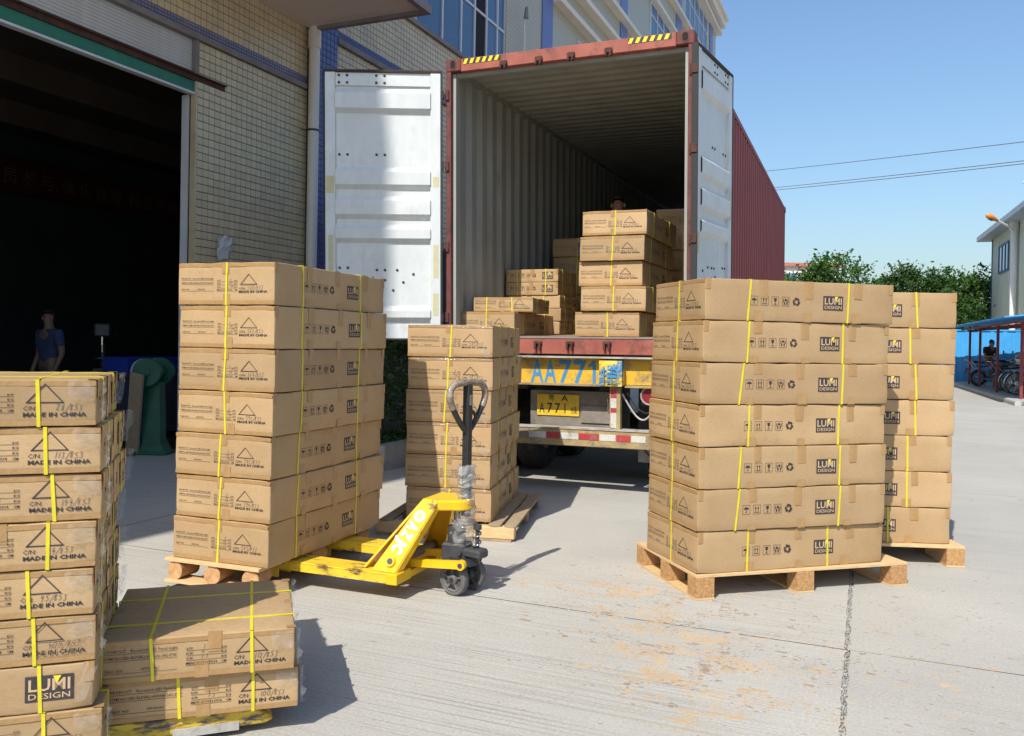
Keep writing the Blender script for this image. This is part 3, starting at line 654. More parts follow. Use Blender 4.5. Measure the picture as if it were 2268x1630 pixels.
# ---------------------------------------------------------------- things in the workshop
gdr = thing('bench_grinder', 'green pedestal grinder standing just inside the workshop doorway', 'grinder', WP(-.42, -.24, .004), 0)
m = MB(); m.box((0, 0, .02), (.42, .30, .04), None, .008); m.prism([(-.17, -.12, .04), (.17, -.12, .04), (.09, -.07, .16), (-.09, -.07, .16)], (0, .22, 0)); m.build('base', 'machine_green', gdr)
m = MB(); m.prism([(-.115, -.09, .12), (.115, -.09, .12), (.085, -.07, .86), (-.085, -.07, .86)], (0, .17, 0)); m.build('column', 'machine_green', gdr)
m = MB(); m.cyl((-.02, -.16, .98), (-.02, .20, .98), .085, n=20); m.build('motor', 'machine_green', gdr)
for y in (-.17, .22):
    m = MB(); m.cyl((-.02, y-.03, .98), (-.02, y+.03, .98), .165, n=28); gd = m.build('wheel_guard', 'machine_green', gdr)
    m = MB(); m.cyl((-.02, y-.045, .98), (-.02, y-.03, .98), .05, n=16); m.build('hub_cap', 'machine_green', gd)
    m = MB(); m.cyl((-.045, y-.022, .98), (-.045, y+.022, .98), .163, n=24); m.build('grinding_wheel', 'stone_kerb', gd)
pk2 = MB(); pk2.box((0, 0, 0), (.17, .03, 1.0)); o = pk2.build('plank', 'wood_old'); o.location = WP(-.66, -.30, .485); o.rotation_euler = (.14, .17, -.25); tag(o, 'rough brown plank leaning on the green grinder', 'plank')
wb = thing('workbench', 'dark workbench behind the green grinder in the workshop', 'workbench')
m = MB(); wbox(m, -1.2, 3.2, -2.1, -1.2, .86, .92); m.build('bench_top', 'bench_dark', wb)
m = MB(); wbox(m, -1.15, 3.15, -2.05, -1.25, .10, .86); m.build('cabinet', 'bench_dark', wb)
m = MB(); wbox(m, -.75, -.45, -1.245, -1.235, .72, .80); m.build('label_plate', 'paper', wb)
cr = thing('blue_crate', 'blue plastic crate on the workbench behind the grinder', 'crate')
m = MB(); wbox(m, .2, 1.1, -1.8, -1.35, .925, .94); wbox(m, .2, 1.1, -1.37, -1.35, .94, 1.12); wbox(m, .2, 1.1, -1.8, -1.78, .94, 1.12); wbox(m, .2, .22, -1.78, -1.37, .94, 1.12); wbox(m, 1.08, 1.1, -1.78, -1.37, .94, 1.12); m.build('crate_body', 'crate_blue', cr)
m = MB(); wbox(m, .18, 1.12, -1.35, -1.33, 1.09, 1.125); m.build('rim', 'crate_blue', cr)
dr = thing('drill_press', 'small drill press standing on the workbench', 'drill press', WP(.35, -1.98, .92), .4)
m = MB(); m.box((0, 0, .02), (.22, .3, .04)); m.build('base', 'steel_dark', dr)
m = MB(); m.cyl((0, .09, .04), (0, .09, .62), .03); m.build('column', 'grey_steel', dr)
m = MB(); m.box((0, -.02, .56), (.2, .38, .18), None, .02); m.build('head', 'steel_dark', dr)
m = MB(); m.cyl((0, -.12, .36), (0, -.12, .48), .03); m.cyl((0, -.12, .26), (0, -.12, .36), .012); m.build('chuck', 'chrome', dr)
m = MB(); m.cyl((.1, -.08, .54), (.2, -.16, .46), .008); m.build('handle', 'chrome', dr)
m = MB(); m.cyl((0, -.1, .17), (0, -.1, .19), .1, n=16); m.build('work_table', 'steel_dark', dr)
# ================================================================ shipping container on its trailer
KW_, KP_, KR_ = -.3754, .0242, .0071
MK = Matrix.Translation((-.6582, 8.471, 1.3003)) @ Matrix.Rotation(KW_, 4, 'Z') @ Matrix.Rotation(KP_, 4, 'X') @ Matrix.Rotation(-KR_, 4, 'Y')
WD, LN, HT = 2.438, 12.19, 2.896
con = thing('shipping_container', 'rust red shipping container with both rear doors swung open', 'container', mat=MK)
def corr(y0, y1, pitch, depth):
    """trapezoid profile: list of (pos, offset)"""
    p = []; y = y0
    while y < y1-pitch*.5:
        p += [(y, 0), (y+pitch*.26, 0), (y+pitch*.5, depth), (y+pitch*.76, depth)]; y += pitch
    return p+[(y1, 0)]
def sheet(name, prof, fn, z0, z1, t, mats, parent, mid=1):
    """corrugated sheet with thickness t; first material faces the 0 side, second the t side"""
    m = MB(); n = len(prof); V = []
    for z in (z0, z1):
        for (y, o) in prof: V.append(fn(y, o, z))
    V2 = []
    for z in (z0, z1):
        for (y, o) in prof: V2.append(fn(y, o+t, z))
    m.cur = 0; m.add(V, [(i, i+1, n+i+1, n+i) for i in range(n-1)])
    m.cur = 1; m.add(V2, [(i, n+i, n+i+1, i+1) for i in range(n-1)])
    return m.build(name, mats, parent, fix=False)
prof = corr(.10, LN-.10, .278, .036)
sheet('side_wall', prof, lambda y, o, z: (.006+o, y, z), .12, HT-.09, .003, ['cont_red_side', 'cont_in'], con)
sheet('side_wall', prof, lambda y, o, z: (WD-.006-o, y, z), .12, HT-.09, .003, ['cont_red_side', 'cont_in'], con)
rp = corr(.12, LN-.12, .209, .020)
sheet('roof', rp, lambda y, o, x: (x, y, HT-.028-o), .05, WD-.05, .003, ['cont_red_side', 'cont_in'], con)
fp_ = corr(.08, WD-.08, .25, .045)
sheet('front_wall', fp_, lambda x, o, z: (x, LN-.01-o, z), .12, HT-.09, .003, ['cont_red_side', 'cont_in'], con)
m = MB(); m.b2((.05, .02, .135), (WD-.05, LN-.08, .165)); m.build('floor', 'ply_floor', con)
for x in (.0, WD-.055):
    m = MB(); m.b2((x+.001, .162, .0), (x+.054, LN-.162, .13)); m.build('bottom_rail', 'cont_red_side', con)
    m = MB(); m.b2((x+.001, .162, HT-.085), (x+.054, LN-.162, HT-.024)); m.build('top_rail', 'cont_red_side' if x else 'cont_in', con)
for k in range(20): m = MB(); m.b2((.056, .4+k*.6, .01), (WD-.056, .45+k*.6, .13)); m.build('cross_member', 'dark_under', con)
# castings with their oval holes
for y0 in (0, LN-.178):
    for x0 in (0, WD-.162):
        for z0 in (0, HT-.118):
            m = MB(); yy = y0-.004 if y0 == 0 else y0+.004; xs = x0-.003 if x0 == 0 else x0+.003
            m.b2((xs, yy, z0-.002), (xs+.162, yy+.178, z0+.122), .008); cs = m.build('corner_casting', 'rust_red', con)
            if y0 == 0:
                c = Vector((xs+.081, yy-.001, z0+.062)); q = []
                for k in range(16): a = 2*math.pi*k/16; q.append((c.x+.027*math.cos(a), c.y, c.z+(.027*math.sin(a)+(.012 if math.sin(a) > 0 else -.012))))
                m = MB(); m.prism(q, (0, .002, 0)); m.build('hole', 'black_hole', cs)
                q2 = [(c.x+(p[0]-c.x)*1.3, c.y-.004, c.z+(p[2]-c.z)*1.25) for p in q]; m = MB(); n = 16
                m.add(q2+[(p[0], c.y-.004, p[2]) for p in q], [(i, (i+1) % n, n+(i+1) % n, n+i) for i in range(n)]); m.build('hole_lip', 'rust_red', cs)
# rear posts, header and sill
for x, sg in ((0, 1), (WD, -1)):
    m = MB(); m.b2((x+sg*.0, .0, .12), (x+sg*.052, .10, HT-.12), .004); m.build('rear_post', 'rust_red', con)
    m = MB(); m.b2((x+sg*.052, .05, .165), (x+sg*.085, .12, HT-.13)); m.build('post_flange', 'cont_in', con)
    for z in (.35, 1.05, 1.85, 2.55): m = MB(); m.b2((x-sg*.004, -.018, z-.05), (x+sg*.035, .0, z+.05), .004); m.build('hinge_lug', 'rusty', con)
m = MB(); m.b2((.16, .0, HT-.128), (WD-.16, .08, HT-.002), .006); hdr = m.build('door_header', 'cont_red', con)
m = MB(); m.b2((.04, .08, HT-.16), (WD-.04, .14, HT-.05)); m.build('header_flange', 'cont_in', con)
for x0, n in ((.185, 6), (WD-.60, 6)):
    m = MB(); m.b2((x0, -.0025, HT-.058), (x0+.40, -.001, HT-.008)); hz = m.build('hazard_marking', 'hazard_k', con)
    for k in range(n):
        a = x0+.012+k*.066; m = MB(); m.prism([(a-.012, -.003, HT-.057), (a+.022, -.003, HT-.057), (a+.044, -.003, HT-.009), (a+.010, -.003, HT-.009)], (0, -.001, 0)); m.build('stripe', 'hazard_y', hz)
for x in (.62, .98, 1.30, 1.66):
    m = MB(); m.b2((x-.035, -.035, HT-.125), (x+.035, .0, HT-.075), .006); m.b2((x-.03, -.05, HT-.155), (x-.012, -.004, HT-.11), .003); m.b2((x+.012, -.05, HT-.155), (x+.03, -.004, HT-.11), .003); m.build('cam_keeper', 'rusty', con)
m = MB(); m.b2((.16, .0, .0), (WD-.16, .10, .152), .006); m.build('door_sill', 'cont_red', con)
m = MB(); m.b2((.16, -.006, .150), (WD-.16, .12, .160)); m.build('sill_plate', 'trim_grey', con)
for x in (.62, .98, 1.30, 1.66):
    m = MB(); m.b2((x-.04, -.03, .095), (x+.04, .0, .125), .006); m.b2((x-.032, -.045, .045), (x-.012, -.004, .11), .004); m.b2((x+.012, -.045, .035), (x+.032, -.004, .11), .004); m.build('cam_keeper', 'rusty', con)
def cdoor(hx, ang, sg, stains):
    """door leaf: x from the hinge, inner face on the sg*y side"""
    DW, DH, T = 1.165, 2.655, .026
    m = MB()
    for x in (.03, DW-.10-.004): m.b2((x, -T, .02), (x+.10, T, DH-.02), .004)
    d = m.build('door', 'cont_white', con); d.location = (hx, -.035, .118); d.rotation_euler = (0, 0, ang)
    rib = [(.173, .416), (.943, 1.162), (1.224, 1.454), (1.507, 1.69), (2.31, 2.47)]
    pr = [(DH-.02, 0.0)]
    for a, b in rib: pr += [(DH-a, 0), (DH-a-.050, .045), (DH-b+.045, .045), (DH-b, 0)]
    pr.append((.02, 0)); V = []; n = len(pr)
    for x in (.13, DW-.104):
        for z, o in pr: V.append((x, sg*(o-.006), z))
    m = MB(); m.add(V, [(i, i+1, n+i+1, n+i) for i in range(n-1)]); m.add([(p[0], p[1]-sg*.004, p[2]) for p in V], [(i, n+i, n+i+1, i+1) for i in range(n-1)]); m.build('panel', 'cont_white', d, fix=False)
    for z0, z1 in ((DH-.15, DH-.022), (.022, .155)): m = MB(); m.b2((.131, sg*.004, z0), (DW-.105, sg*.012, z1), .002); m.build('rail_plate', 'cont_white', d)
    m = MB()
    for z in (.008, DH-.02): m.b2((.012, -T-.004, z), (DW+.012, T+.004, z+.012))
    for x in (.012, DW): m.b2((x, -T-.004, .02), (x+.014, T+.004, DH-.02))
    m.build('gasket', 'gasket', d)
    m = MB(); m.b2((.02, -T-.006, DH-.008), (DW+.004, T+.006, DH+.004)); m.build('top_edge', 'rusty', d)
    bo = MB(); bo.lathe([(0, .008), (.009, .007), (.013, .002), (.014, 0)], n=8, axis='Y'); bo.xf(Matrix.Diagonal((1, sg, 1, 1))); bme = bo.mesh('bolt', 'grey_steel')
    for (x, z) in [(DW-.14, DH-.05), (DW-.22, DH-.05), (DW-.14, DH-.12), (DW-.22, DH-.12), (.58, DH-.05), (.66, DH-.05), (.58, DH-.12), (.66, DH-.12), (DW-.14, .07), (DW-.22, .07), (.58, .07), (.66, .07)]: link('bolt', bme, d, (x, sg*.013, z))
    for (x, z) in [(DW-.14, DH-.82), (DW-.22, DH-.82), (.58, DH-.82), (.66, DH-.82), (DW-.14, .72), (DW-.22, .72), (.58, .70), (.66, .70), (.70, .62), (.58, .60), (.46, .70), (.40, .58), (.5, .50), (.62, .44), (.3, .66)]: link('bolt', bme, d, (x, -sg*.004, z))
    for (x, z, ww, hh) in stains: m = MB(); m.b2((x, sg*(T+.0015), z), (x+ww, sg*(T+.0005), z+hh)); m.build('tape_remnant', 'tape_old', d)
    m = MB()
    for x in (.42, .85): m.cyl((x, -sg*.06, .02), (x, -sg*.06, DH-.02), .017, n=10)
    m.build('lock_rod', 'cont_red', d)
    for z in (.23, .93, 1.73, 2.43): m = MB(); m.b2((.0, -T-.002, z-.04), (.028, T+.002, z+.04), .004); m.build('hinge', 'rusty', d)
ST1 = [(1.075, 1.45, .075, .17), (1.08, .62, .05, .42), (.045, 1.52, .06, .10), (.05, .62, .05, .33), (.05, .25, .055, .22)]
cdoor(-.010, R(-155.6), 1, ST1)
cdoor(WD+.010, R(82.0), -1, [(1.07, 1.2, .05, .3), (.045, .8, .05, .2)])
# ---------------------------------------------------------------- trailer
tr = thing('container_trailer', 'dirty yellow container trailer chassis under the red container', 'trailer', mat=MK)
def tb_(name, mat, *bx, bev=0):
    m = MB()
    for a, b in bx: m.b2(a, b, bev)
    return m.build(name, mat, tr)
tb_('beam_flange', 'pale_steel', ((.0, -.06, -.032), (WD, .16, -.018)))
tb_('beam_flange', 'trailer_dirty', ((.0, -.065, -.292), (1.60, .16, -.276)), ((1.84, -.05, -.297), (WD, .16, -.281)))
tb_('rear_beam', 'trailer_yellow', ((.0, .040, -.276), (WD, .055, -.032)))
m = MB()
tp = lambda a, b: (a, .0385, b)
m.prism([tp(1.508, -.272), tp(1.540, -.272), tp(1.540, -.058), tp(1.514, -.058), tp(1.468, -.098), tp(1.468, -.128), tp(1.508, -.105)], (0, -.001, 0))
for ch, x0, x1 in (('A', .890, 1.020), ('A', 1.027, 1.150), ('7', 1.178, 1.303), ('7', 1.320, 1.450)): put_text(m, ch, x0, -.272, w=x1-x0, h=.215, bold=.02, plane=tp, res=2)
m.build('beam_lettering', 'paint_blue', tr, fix=False)
m = MB(); n = 9; P = []
for i in range(n):
    for j in range(n):
        u, v = i/(n-1), j/(n-1); P.append((1.605+.215*u, -.085-.028*math.sin(math.pi*u)*math.sin(math.pi*v)+.012*noise.noise(Vector((u*5, v*5, 2))), -.285+.235*v))
m.add(P, [(i*n+j, (i+1)*n+j, (i+1)*n+j+1, i*n+j+1) for i in range(n-1) for j in range(n-1)]); m.b2((1.607, -.075, -.283), (1.818, .039, -.052)); mk('patchy', (.62, .42, .04), (.70, .50, .06), scale=5, rough=.6, c3=(.07, .22, .38), s3=5.5, lo3=.53, hi3=.58, bump=.3); m.build('twist_lock_box', ['patchy'], tr)
m = MB(); put_text(m, '挂', 1.63, -.235, w=.15, plane=lambda a, b: (a, -.118, b), res=2); m.build('box_lettering', 'paint_blue', tr, fix=False)
tb_('back_plate', 'dusty_steel', ((.84, .17, -.70), (1.74, .182, -.36)), ((1.36, .155, -.66), (1.74, .1695, -.50)))
tb_('undershield', 'dark_under', ((.84, .30, -.80), (1.80, .32, -.30)))
m = MB(); m.b2((.910, .158, -.605), (1.340, .166, -.395), .004); pl_ = m.build('number_plate', 'plate_yellow', tr)
m = MB(); pq = lambda a, b: (a-.015, .1565, b-.03)
put_text(m, '粤', 1.045, -.425, w=.062, plane=pq); put_text(m, 'A', 1.175, -.425, w=.07, h=.05, bold=.02, plane=pq)
put_text(m, 'A', .95, -.545, w=.055, h=.095, bold=.01, plane=pq)
for k, ch in enumerate('771'): put_text(m, ch, 1.032+.078*k+(.02 if ch == '1' else 0), -.545, w=(.055 if ch == '7' else .011), h=.095, bold=.01, plane=pq)
put_text(m, '挂', 1.272, -.540, w=.068, plane=pq); m.build('plate_lettering', 'ink', pl_, fix=False)
tb_('bumper', 'trailer_dirty', ((.0, -.05, -.86), (WD, .06, -.70)), bev=.006)
tb_('bumper_ledge', 'pale_steel', ((.0, -.058, -.700), (WD, .07, -.688)))
x = .06; k = 0; bw = [.16, .14, .14, .16, .24, .18, .14, .18, .20, .16, .14, .14]
for wdt in bw:
    if x+wdt > WD: break
    if k != 4:
        m = MB(); m.b2((x+.004, -.0535, -.795), (x+wdt-.004, -.051, -.735)); m.build('reflective_strip', 'refl_red' if k % 2 == 0 else 'refl_white', tr)
    else: tb_('step_pad', 'dusty_steel', ((x+.004, -.062, -.795), (x+wdt-.004, -.051, -.735)))
    x += wdt; k += 1
tb_('marker_post', 'trailer_dirty', ((1.69, -.02, -.688), (1.79, .05, -.297)))
for z0, z1, mt in ((-.395, -.315, 'refl_red'), (-.49, -.40, 'refl_white'), (-.53, -.495, 'refl_red'), (-.675, -.535, 'refl_white')): tb_('reflective_strip', mt, ((1.70, -.0235, z0), (1.755, -.021, z1)))
for a in (2.06, .40):
    m = MB(); m.cyl((a, .0, -.37), (a, .10, -.37), .075, n=20); tl = m.build('tail_lamp', 'lamp_red', tr)
    m = MB(); m.tube([(a+.08*math.cos(q), -.002, -.37+.08*math.sin(q)) for q in [2*math.pi*k/20 for k in range(20)]], .008, 6, True); m.build('lamp_ring', 'pale_steel', tl)
    tb_('lamp_bracket', 'grey_steel', ((a-.10, .10, -.47), (a+.10, .12, -.29)))
m = MB(); pts = []
for k in range(15): s = k/14; pts.append((1.80+.42*s, .02+.05*math.sin(s*5), -.36-.24*math.sin(math.pi*min(1, s*1.15))+.0*s))
m.tube(pts, .009, 8); m.build('hose', 'hose', tr)
m = MB(); m.tube([(1.80+.45*k/9, .06, -.30-.17*math.sin(math.pi*k/9)*1.4) for k in range(10)], .006, 6); m.build('hose', 'gasket', tr)
tb_('mud_flap', 'dark_under', ((1.86, .42, -1.05), (2.36, .43, -.33))); tb_('mud_flap', 'dark_under', ((.08, .42, -1.05), (.58, .43, -.33)))
for a in (.75, 1.60): tb_('chassis_rail', 'dark_under', ((a-.06, .16, -.35), (a+.06, 11.8, -.30)), ((a-.01, .16, -.30), (a+.01, 11.8, -.06)), ((a-.06, .16, -.06), (a+.06, 11.8, -.032)))
for b in (3.2, 5.8, 8.6, 11.7): tb_('cross_beam', 'trailer_yellow', ((.03, b-.06, -.2), (WD-.03, b+.06, -.02)))
for bi, b in enumerate((1.35, 2.65)):
    zc = .50-1.3003-KP_*b
    m = MB(); m.cyl((.10, b, zc), (WD-.10, b, zc), .06); m.build('axle', 'dark_under', tr)
    for a in (.06, .37, WD-.62, WD-.31):
        m = MB(); m.lathe([(.28, 0), (.46, .0), (.495, .03), (.50, .06), (.50, .19), (.495, .22), (.46, .25), (.28, .25), (.28, 0)], (a, b, zc), 'X', 28); wh = m.build('wheel', 'rubber', tr)
        m = MB(); m.lathe([(.06, .06), (.2, .06), (.28, .02), (.28, .23), (.2, .16), (.06, .16), (.06, .06)], (a, b, zc), 'X', 24); m.build('rim', 'trailer_dirty', wh)
for a in (.5, WD-.5): tb_('landing_leg', 'grey_steel', ((a-.06, 9.2, -1.0), (a+.06, 9.32, -.05)), ((a-.12, 9.14, -1.5), (a+.12, 9.38, -1.44)), ((a-.045, 9.215, -1.44), (a+.045, 9.305, -1.0)))
# ================================================================ cartons
CW, CL, CH = .635, 1.235, .2325          # long carton: printed end x length x height
SW, SH = .635, .1452                     # square carton
PITCH_L, PITCH_S = .2364, .148
def rounded_box(w, l, h, seed, r=.005, crush=.0095):
    """carton shell: softly rounded, dented along edges and corners"""
    rr = random.Random(seed); off = Vector((rr.random()*50, rr.random()*50, rr.random()*50))
    hx, hy, hz = w/2, l/2, h/2
    def axis(H, n):
        c = [-H, -H+r*.35, -H+r*1.1]
        for i in range(1, n): c.append(-H+2*H*i/n)
        return c+[H-r*1.1, H-r*.35, H]
    X, Y, Z = axis(hx, max(6, int(w/.07))), axis(hy, max(6, int(l/.07))), axis(hz, 5)
    bulge = rr.uniform(-.002, .0008)
    V = {}; vs = []; fs = []
    def vert(x, y, z):
        k = (round(x, 5), round(y, 5), round(z, 5))
        if k in V: return V[k]
        p = Vector((x, y, z))
        q = Vector((max(-hx+r, min(hx-r, x)), max(-hy+r, min(hy-r, y)), max(-hz+r, min(hz-r, z))))
        d = p-q
        if d.length > 1e-7: p = q+d.normalized()*r
        dx, dy, dz = hx-abs(x), hy-abs(y), hz-abs(z)
        ds = sorted((dx, dy, dz))
        e = math.exp(-ds[1]/.018); c3 = math.exp(-ds[2]/.03)*e
        nz = noise.noise(p*9+off); nz2 = noise.noise(p*26+off)
        amt = crush*e*(max(0, nz)*.8+max(0, nz2)*.5)+crush*1.3*c3*max(0, noise.noise(p*17-off)+.25)
        if amt > 0:
            g = Vector((-math.copysign(1, x)*math.exp(-dx/.02), -math.copysign(1, y)*math.exp(-dy/.02), -math.copysign(1, z)*math.exp(-dz/.02)))
            if g.length > 1e-6: p = p+g.normalized()*amt
        k2 = (1-(x/hx)**2)*(1-(y/hy)**2)
        if abs(z) > hz-1e-6: p.z += (.0042*k2 if z > 0 else -.0008*k2) if l > 1 else (.0030*k2 if z > 0 else -.0006*k2)
        fd = max(0, noise.noise(p*4.2+off*1.7))*.0045+max(0, noise.noise(p*11-off)-.25)*.004
        if abs(x) > hx-1e-6: p.x -= math.copysign(fd*min(1, dy/.04)*min(1, dz/.03), x)
        if abs(y) > hy-1e-6: p.y -= math.copysign(fd*min(1, dx/.04)*min(1, dz/.03), y)
        V[k] = len(vs); vs.append((p.x, p.y, p.z+hz)); return V[k]
    def grid(A, B, fn, flip):
        for i in range(len(A)-1):
            for j in range(len(B)-1):
                q = [vert(*fn(A[i], B[j])), vert(*fn(A[i+1], B[j])), vert(*fn(A[i+1], B[j+1])), vert(*fn(A[i], B[j+1]))]
                fs.append(q[::-1] if flip else q)
    grid(X, Y, lambda a, b: (a, b, hz), False); grid(X, Y, lambda a, b: (a, b, -hz), True)
    grid(X, Z, lambda a, b: (a, -hy, b), False); grid(X, Z, lambda a, b: (a, hy, b), True)
    grid(Y, Z, lambda a, b: (hx, a, b), False); grid(Y, Z, lambda a, b: (-hx, a, b), True)
    m = MB(); m.add(vs, fs); m.smooth = [True]*len(fs)
    return m.mesh('carton_body', 'cardboard')
EPS = .0014
# ---- print, shared by all cartons of a kind
def front_plane(w, l, h): return lambda u, v: (-w/2+u, -l/2-EPS, h-v)       # v measured downwards
def side_plane(sgn, w, l, h):
    return (lambda u, v: (w/2+EPS, -l/2+u, h-v)) if sgn > 0 else (lambda u, v: (-w/2-EPS, l/2-u, h-v))
def flip(pl): return lambda a, b: pl(a, -b)
def line(mb, pl, u0, u1, v, wd=.0012): mb.add([pl(u0, v), pl(u1, v), pl(u1, v+wd), pl(u0, v+wd)], [(0, 1, 2, 3)])
def print_front(w, l, h, big):
    pl = front_plane(w, l, h); fp = flip(pl); mb = MB()
    T = lambda s, u, v, hh, wd=None, bold=0: put_text(mb, s, u, -v, w=wd, h=hh, bold=bold, plane=fp, res=1)
    if big:
        T('PRODUCT:   Recessed LED Panel Light', .023, .091, .0078, .215, .006); line(mb, pl, .023, .241, .0955)
        T('ITEM NO:LED-RLP(AL)-60X120b-SA2-DW', .023, .115, .0078, .215, .006); line(mb, pl, .023, .241, .1195)
        T('SASO NO:', .023, .151, .0078, .055, .006); T('HT3003C', .130, .151, .0078, .052, .006); line(mb, pl, .023, .241, .1555)
        for i, (a, b) in enumerate((('QTY:', 'pcs'), ('N.W:', 'KG'), ('G.W:', 'KG'), ('MEAS:123.5X63.5X23', 'CM'))):
            v = .102+.0172*i
            T(a, .262, v, .0072, (.100 if i == 3 else .024), .01); T(b, .376, v, .0068, .018, .01); line(mb, pl, .262, .396, v+.003)
        tri = [(.412, .122), (.526, .122), (.469, .062)]; T('C/N:', .406, .1475, .0115, .042, .004); T('MADE IN CHINA', .406, .166, .0125, .186, .03)
        outline(mb, tri, .0036, pl)
    else:
        T('PRODUCT:   Recessed LED Panel Light', .017, .040, .0092, .229, .004); line(mb, pl, .017, .245, .0445)
        T('ITEM NO:LED-RLP(AL)-60X60b-SA2-DW', .017, .0635, .0092, .226, .004); line(mb, pl, .017, .245, .068)
        T('SASO NO', .017, .106, .0092, .058, .004); T('HT3003C', .132, .104, .0088, .055, .004); line(mb, pl, .017, .245, .110)
        for i, (a, b) in enumerate((('QTY:', 'pcs'), ('N.W:', 'KG'), ('G.W:', 'KG'), ('MEAS: 63.5X63.5X14', 'CM'))):
            v = .0475+.0168*i
            T(a, .273, v, .0078, (.100 if i == 3 else .023), .014); T(b, .388, v, .0072, .016, .014); line(mb, pl, .273, .405, v+.003)
        tri = [(.4355, .0725), (.544, .0725), (.490, .0115)]; T('C/N:', .430, .0945, .0135, .036, .002); T('MADE IN CHINA', .430, .1140, .0125, .175, .032)
        outline(mb, tri, .0036, pl)
    return mb.mesh('printed_text', 'ink')
def print_icons(sgn, w, l, h, u0, pitch, sz, vc):
    pl = side_plane(sgn, w, l, h); mb = MB()
    P = lambda cx, a, b: pl(cx+a*sz, vc-b*sz)
    def poly(cx, pts): mb.add([P(cx, a, b) for a, b in pts], [tuple(range(len(pts)))])
    for i in range(4):
        cx = u0+pitch*i+sz/2
        q = [(cx-sz*.5, vc-sz*.56), (cx+sz*.5, vc-sz*.56), (cx+sz*.5, vc+sz*.56), (cx-sz*.5, vc+sz*.56)]
        outline(mb, q, .0016, pl)
        if i == 0:                                      # umbrella
            poly(cx, [(-.34, .05)]+[(.34*math.cos(math.pi*(1-k/8)), .05+.26*math.sin(math.pi*k/8)) for k in range(1, 8)]+[(.34, .05)])
            poly(cx, [(-.03, .05), (.03, .05), (.03, -.36), (-.03, -.36)]); poly(cx, [(-.14, -.30), (-.03, -.36), (-.03, -.30), (-.12, -.24)])
        elif i == 1:                                    # arrows up
            for dx in (-.17, .17):
                poly(cx, [(dx-.035, -.25), (dx+.035, -.25), (dx+.035, .2), (dx-.035, .2)]); poly(cx, [(dx-.12, .12), (dx+.12, .12), (dx, .38)])
            poly(cx, [(-.34, -.37), (.34, -.37), (.34, -.31), (-.34, -.31)])
        elif i == 2:                                    # glass
            poly(cx, [(-.2, .38), (.2, .38), (.16, .05), (.04, -.05), (-.04, -.05), (-.16, .05)])
            poly(cx, [(-.03, -.05), (.03, -.05), (.03, -.32), (-.03, -.32)]); poly(cx, [(-.17, -.38), (.17, -.38), (.17, -.32), (-.17, -.32)])
        else:                                           # hands round a parcel
            for sg in (-1, 1):
                poly(cx, [(sg*.36, .30), (sg*.27, .30), (sg*.24, -.02), (sg*.08, -.12), (sg*.10, -.38), (sg*.26, -.38), (sg*.24, -.14), (sg*.36, -.02)])
            poly(cx, [(-.15, .12), (0, .02), (.15, .12), (.15, .26), (0, .36), (-.15, .26)])
    cx = u0+pitch*4+sz*.55                              # three arrows in a ring
    for k in range(3):
        a0 = math.pi*2*k/3+.5; pts = []
        for j in range(7): a = a0+1.35*j/6; pts.append((.5*math.cos(a), .5*math.sin(a)))
        a = a0+1.35; pts += [(.62*math.cos(a), .62*math.sin(a)), (.36*math.cos(a+.62), .36*math.sin(a+.62)), (.12*math.cos(a), .12*math.sin(a)), (.24*math.cos(a), .24*math.sin(a))]
        for j in range(6, -1, -1): a = a0+1.35*j/6; pts.append((.25*math.cos(a), .25*math.sin(a)))
        n = len(pts)
        mb.add([P(cx, a, b) for a, b in pts], [(i, i+1, n-2-i, n-1-i) for i in range(6)]+[(7, 8, 9, 10)])
    return mb.mesh('care_symbols', 'ink')
def logo_meshes(sgn, w, l, h, u0, u1, v0, v1):
    pl0 = side_plane(sgn, w, l, h); W_, H_ = u1-u0, v1-v0
    def lift(d): return lambda u, v: tuple(Vector(pl0(u, v))+Vector((sgn*d, 0, 0)))
    a = MB(); pl = pl0; a.add([pl(u0, v0), pl(u1, v0), pl(u1, v1), pl(u0, v1)], [(0, 3, 2, 1)])
    b = MB(); fp = lambda x, y: lift(.0007)(x, -y)
    put_text(b, 'LUMI', u0+W_*.07, -(v0+H_*.58), w=W_*.86, h=H_*.45, bold=.018, plane=fp, res=2)
    put_text(b, 'DESIGN', u0+W_*.07, -(v0+H_*.90), w=W_*.86, h=H_*.22, bold=.008, plane=fp, res=2)
    c = MB(); q = lift(.0011); mx = u0+W_*.66
    c.add([q(mx-W_*.085, v0+H_*.03), q(mx+W_*.085, v0+H_*.03), q(mx, v0+H_*.30)], [(0, 1, 2)])
    return a.mesh('logo_panel', 'logo_dark'), b.mesh('logo_lettering', 'logo_tan'), c.mesh('logo_mark', 'logo_yellow')
PR = {'L': print_front(CW, CL, CH, True), 'S': print_front(SW, SW, SH, False)}
IC = {('L', s): print_icons(s, CW, CL, CH, .282, .0675, .047, .118) for s in (1, -1)}
IC.update({('S', s): print_icons(s, SW, SW, SH, .05, .0675, .045, .070) for s in (1, -1)})
LG = {('L', s): logo_meshes(s, CW, CL, CH, .755, .888, .078, .160) for s in (1, -1)}
LG.update({('S', s): logo_meshes(s, SW, SW, SH, .44, .575, .030, .110) for s in (1, -1)})
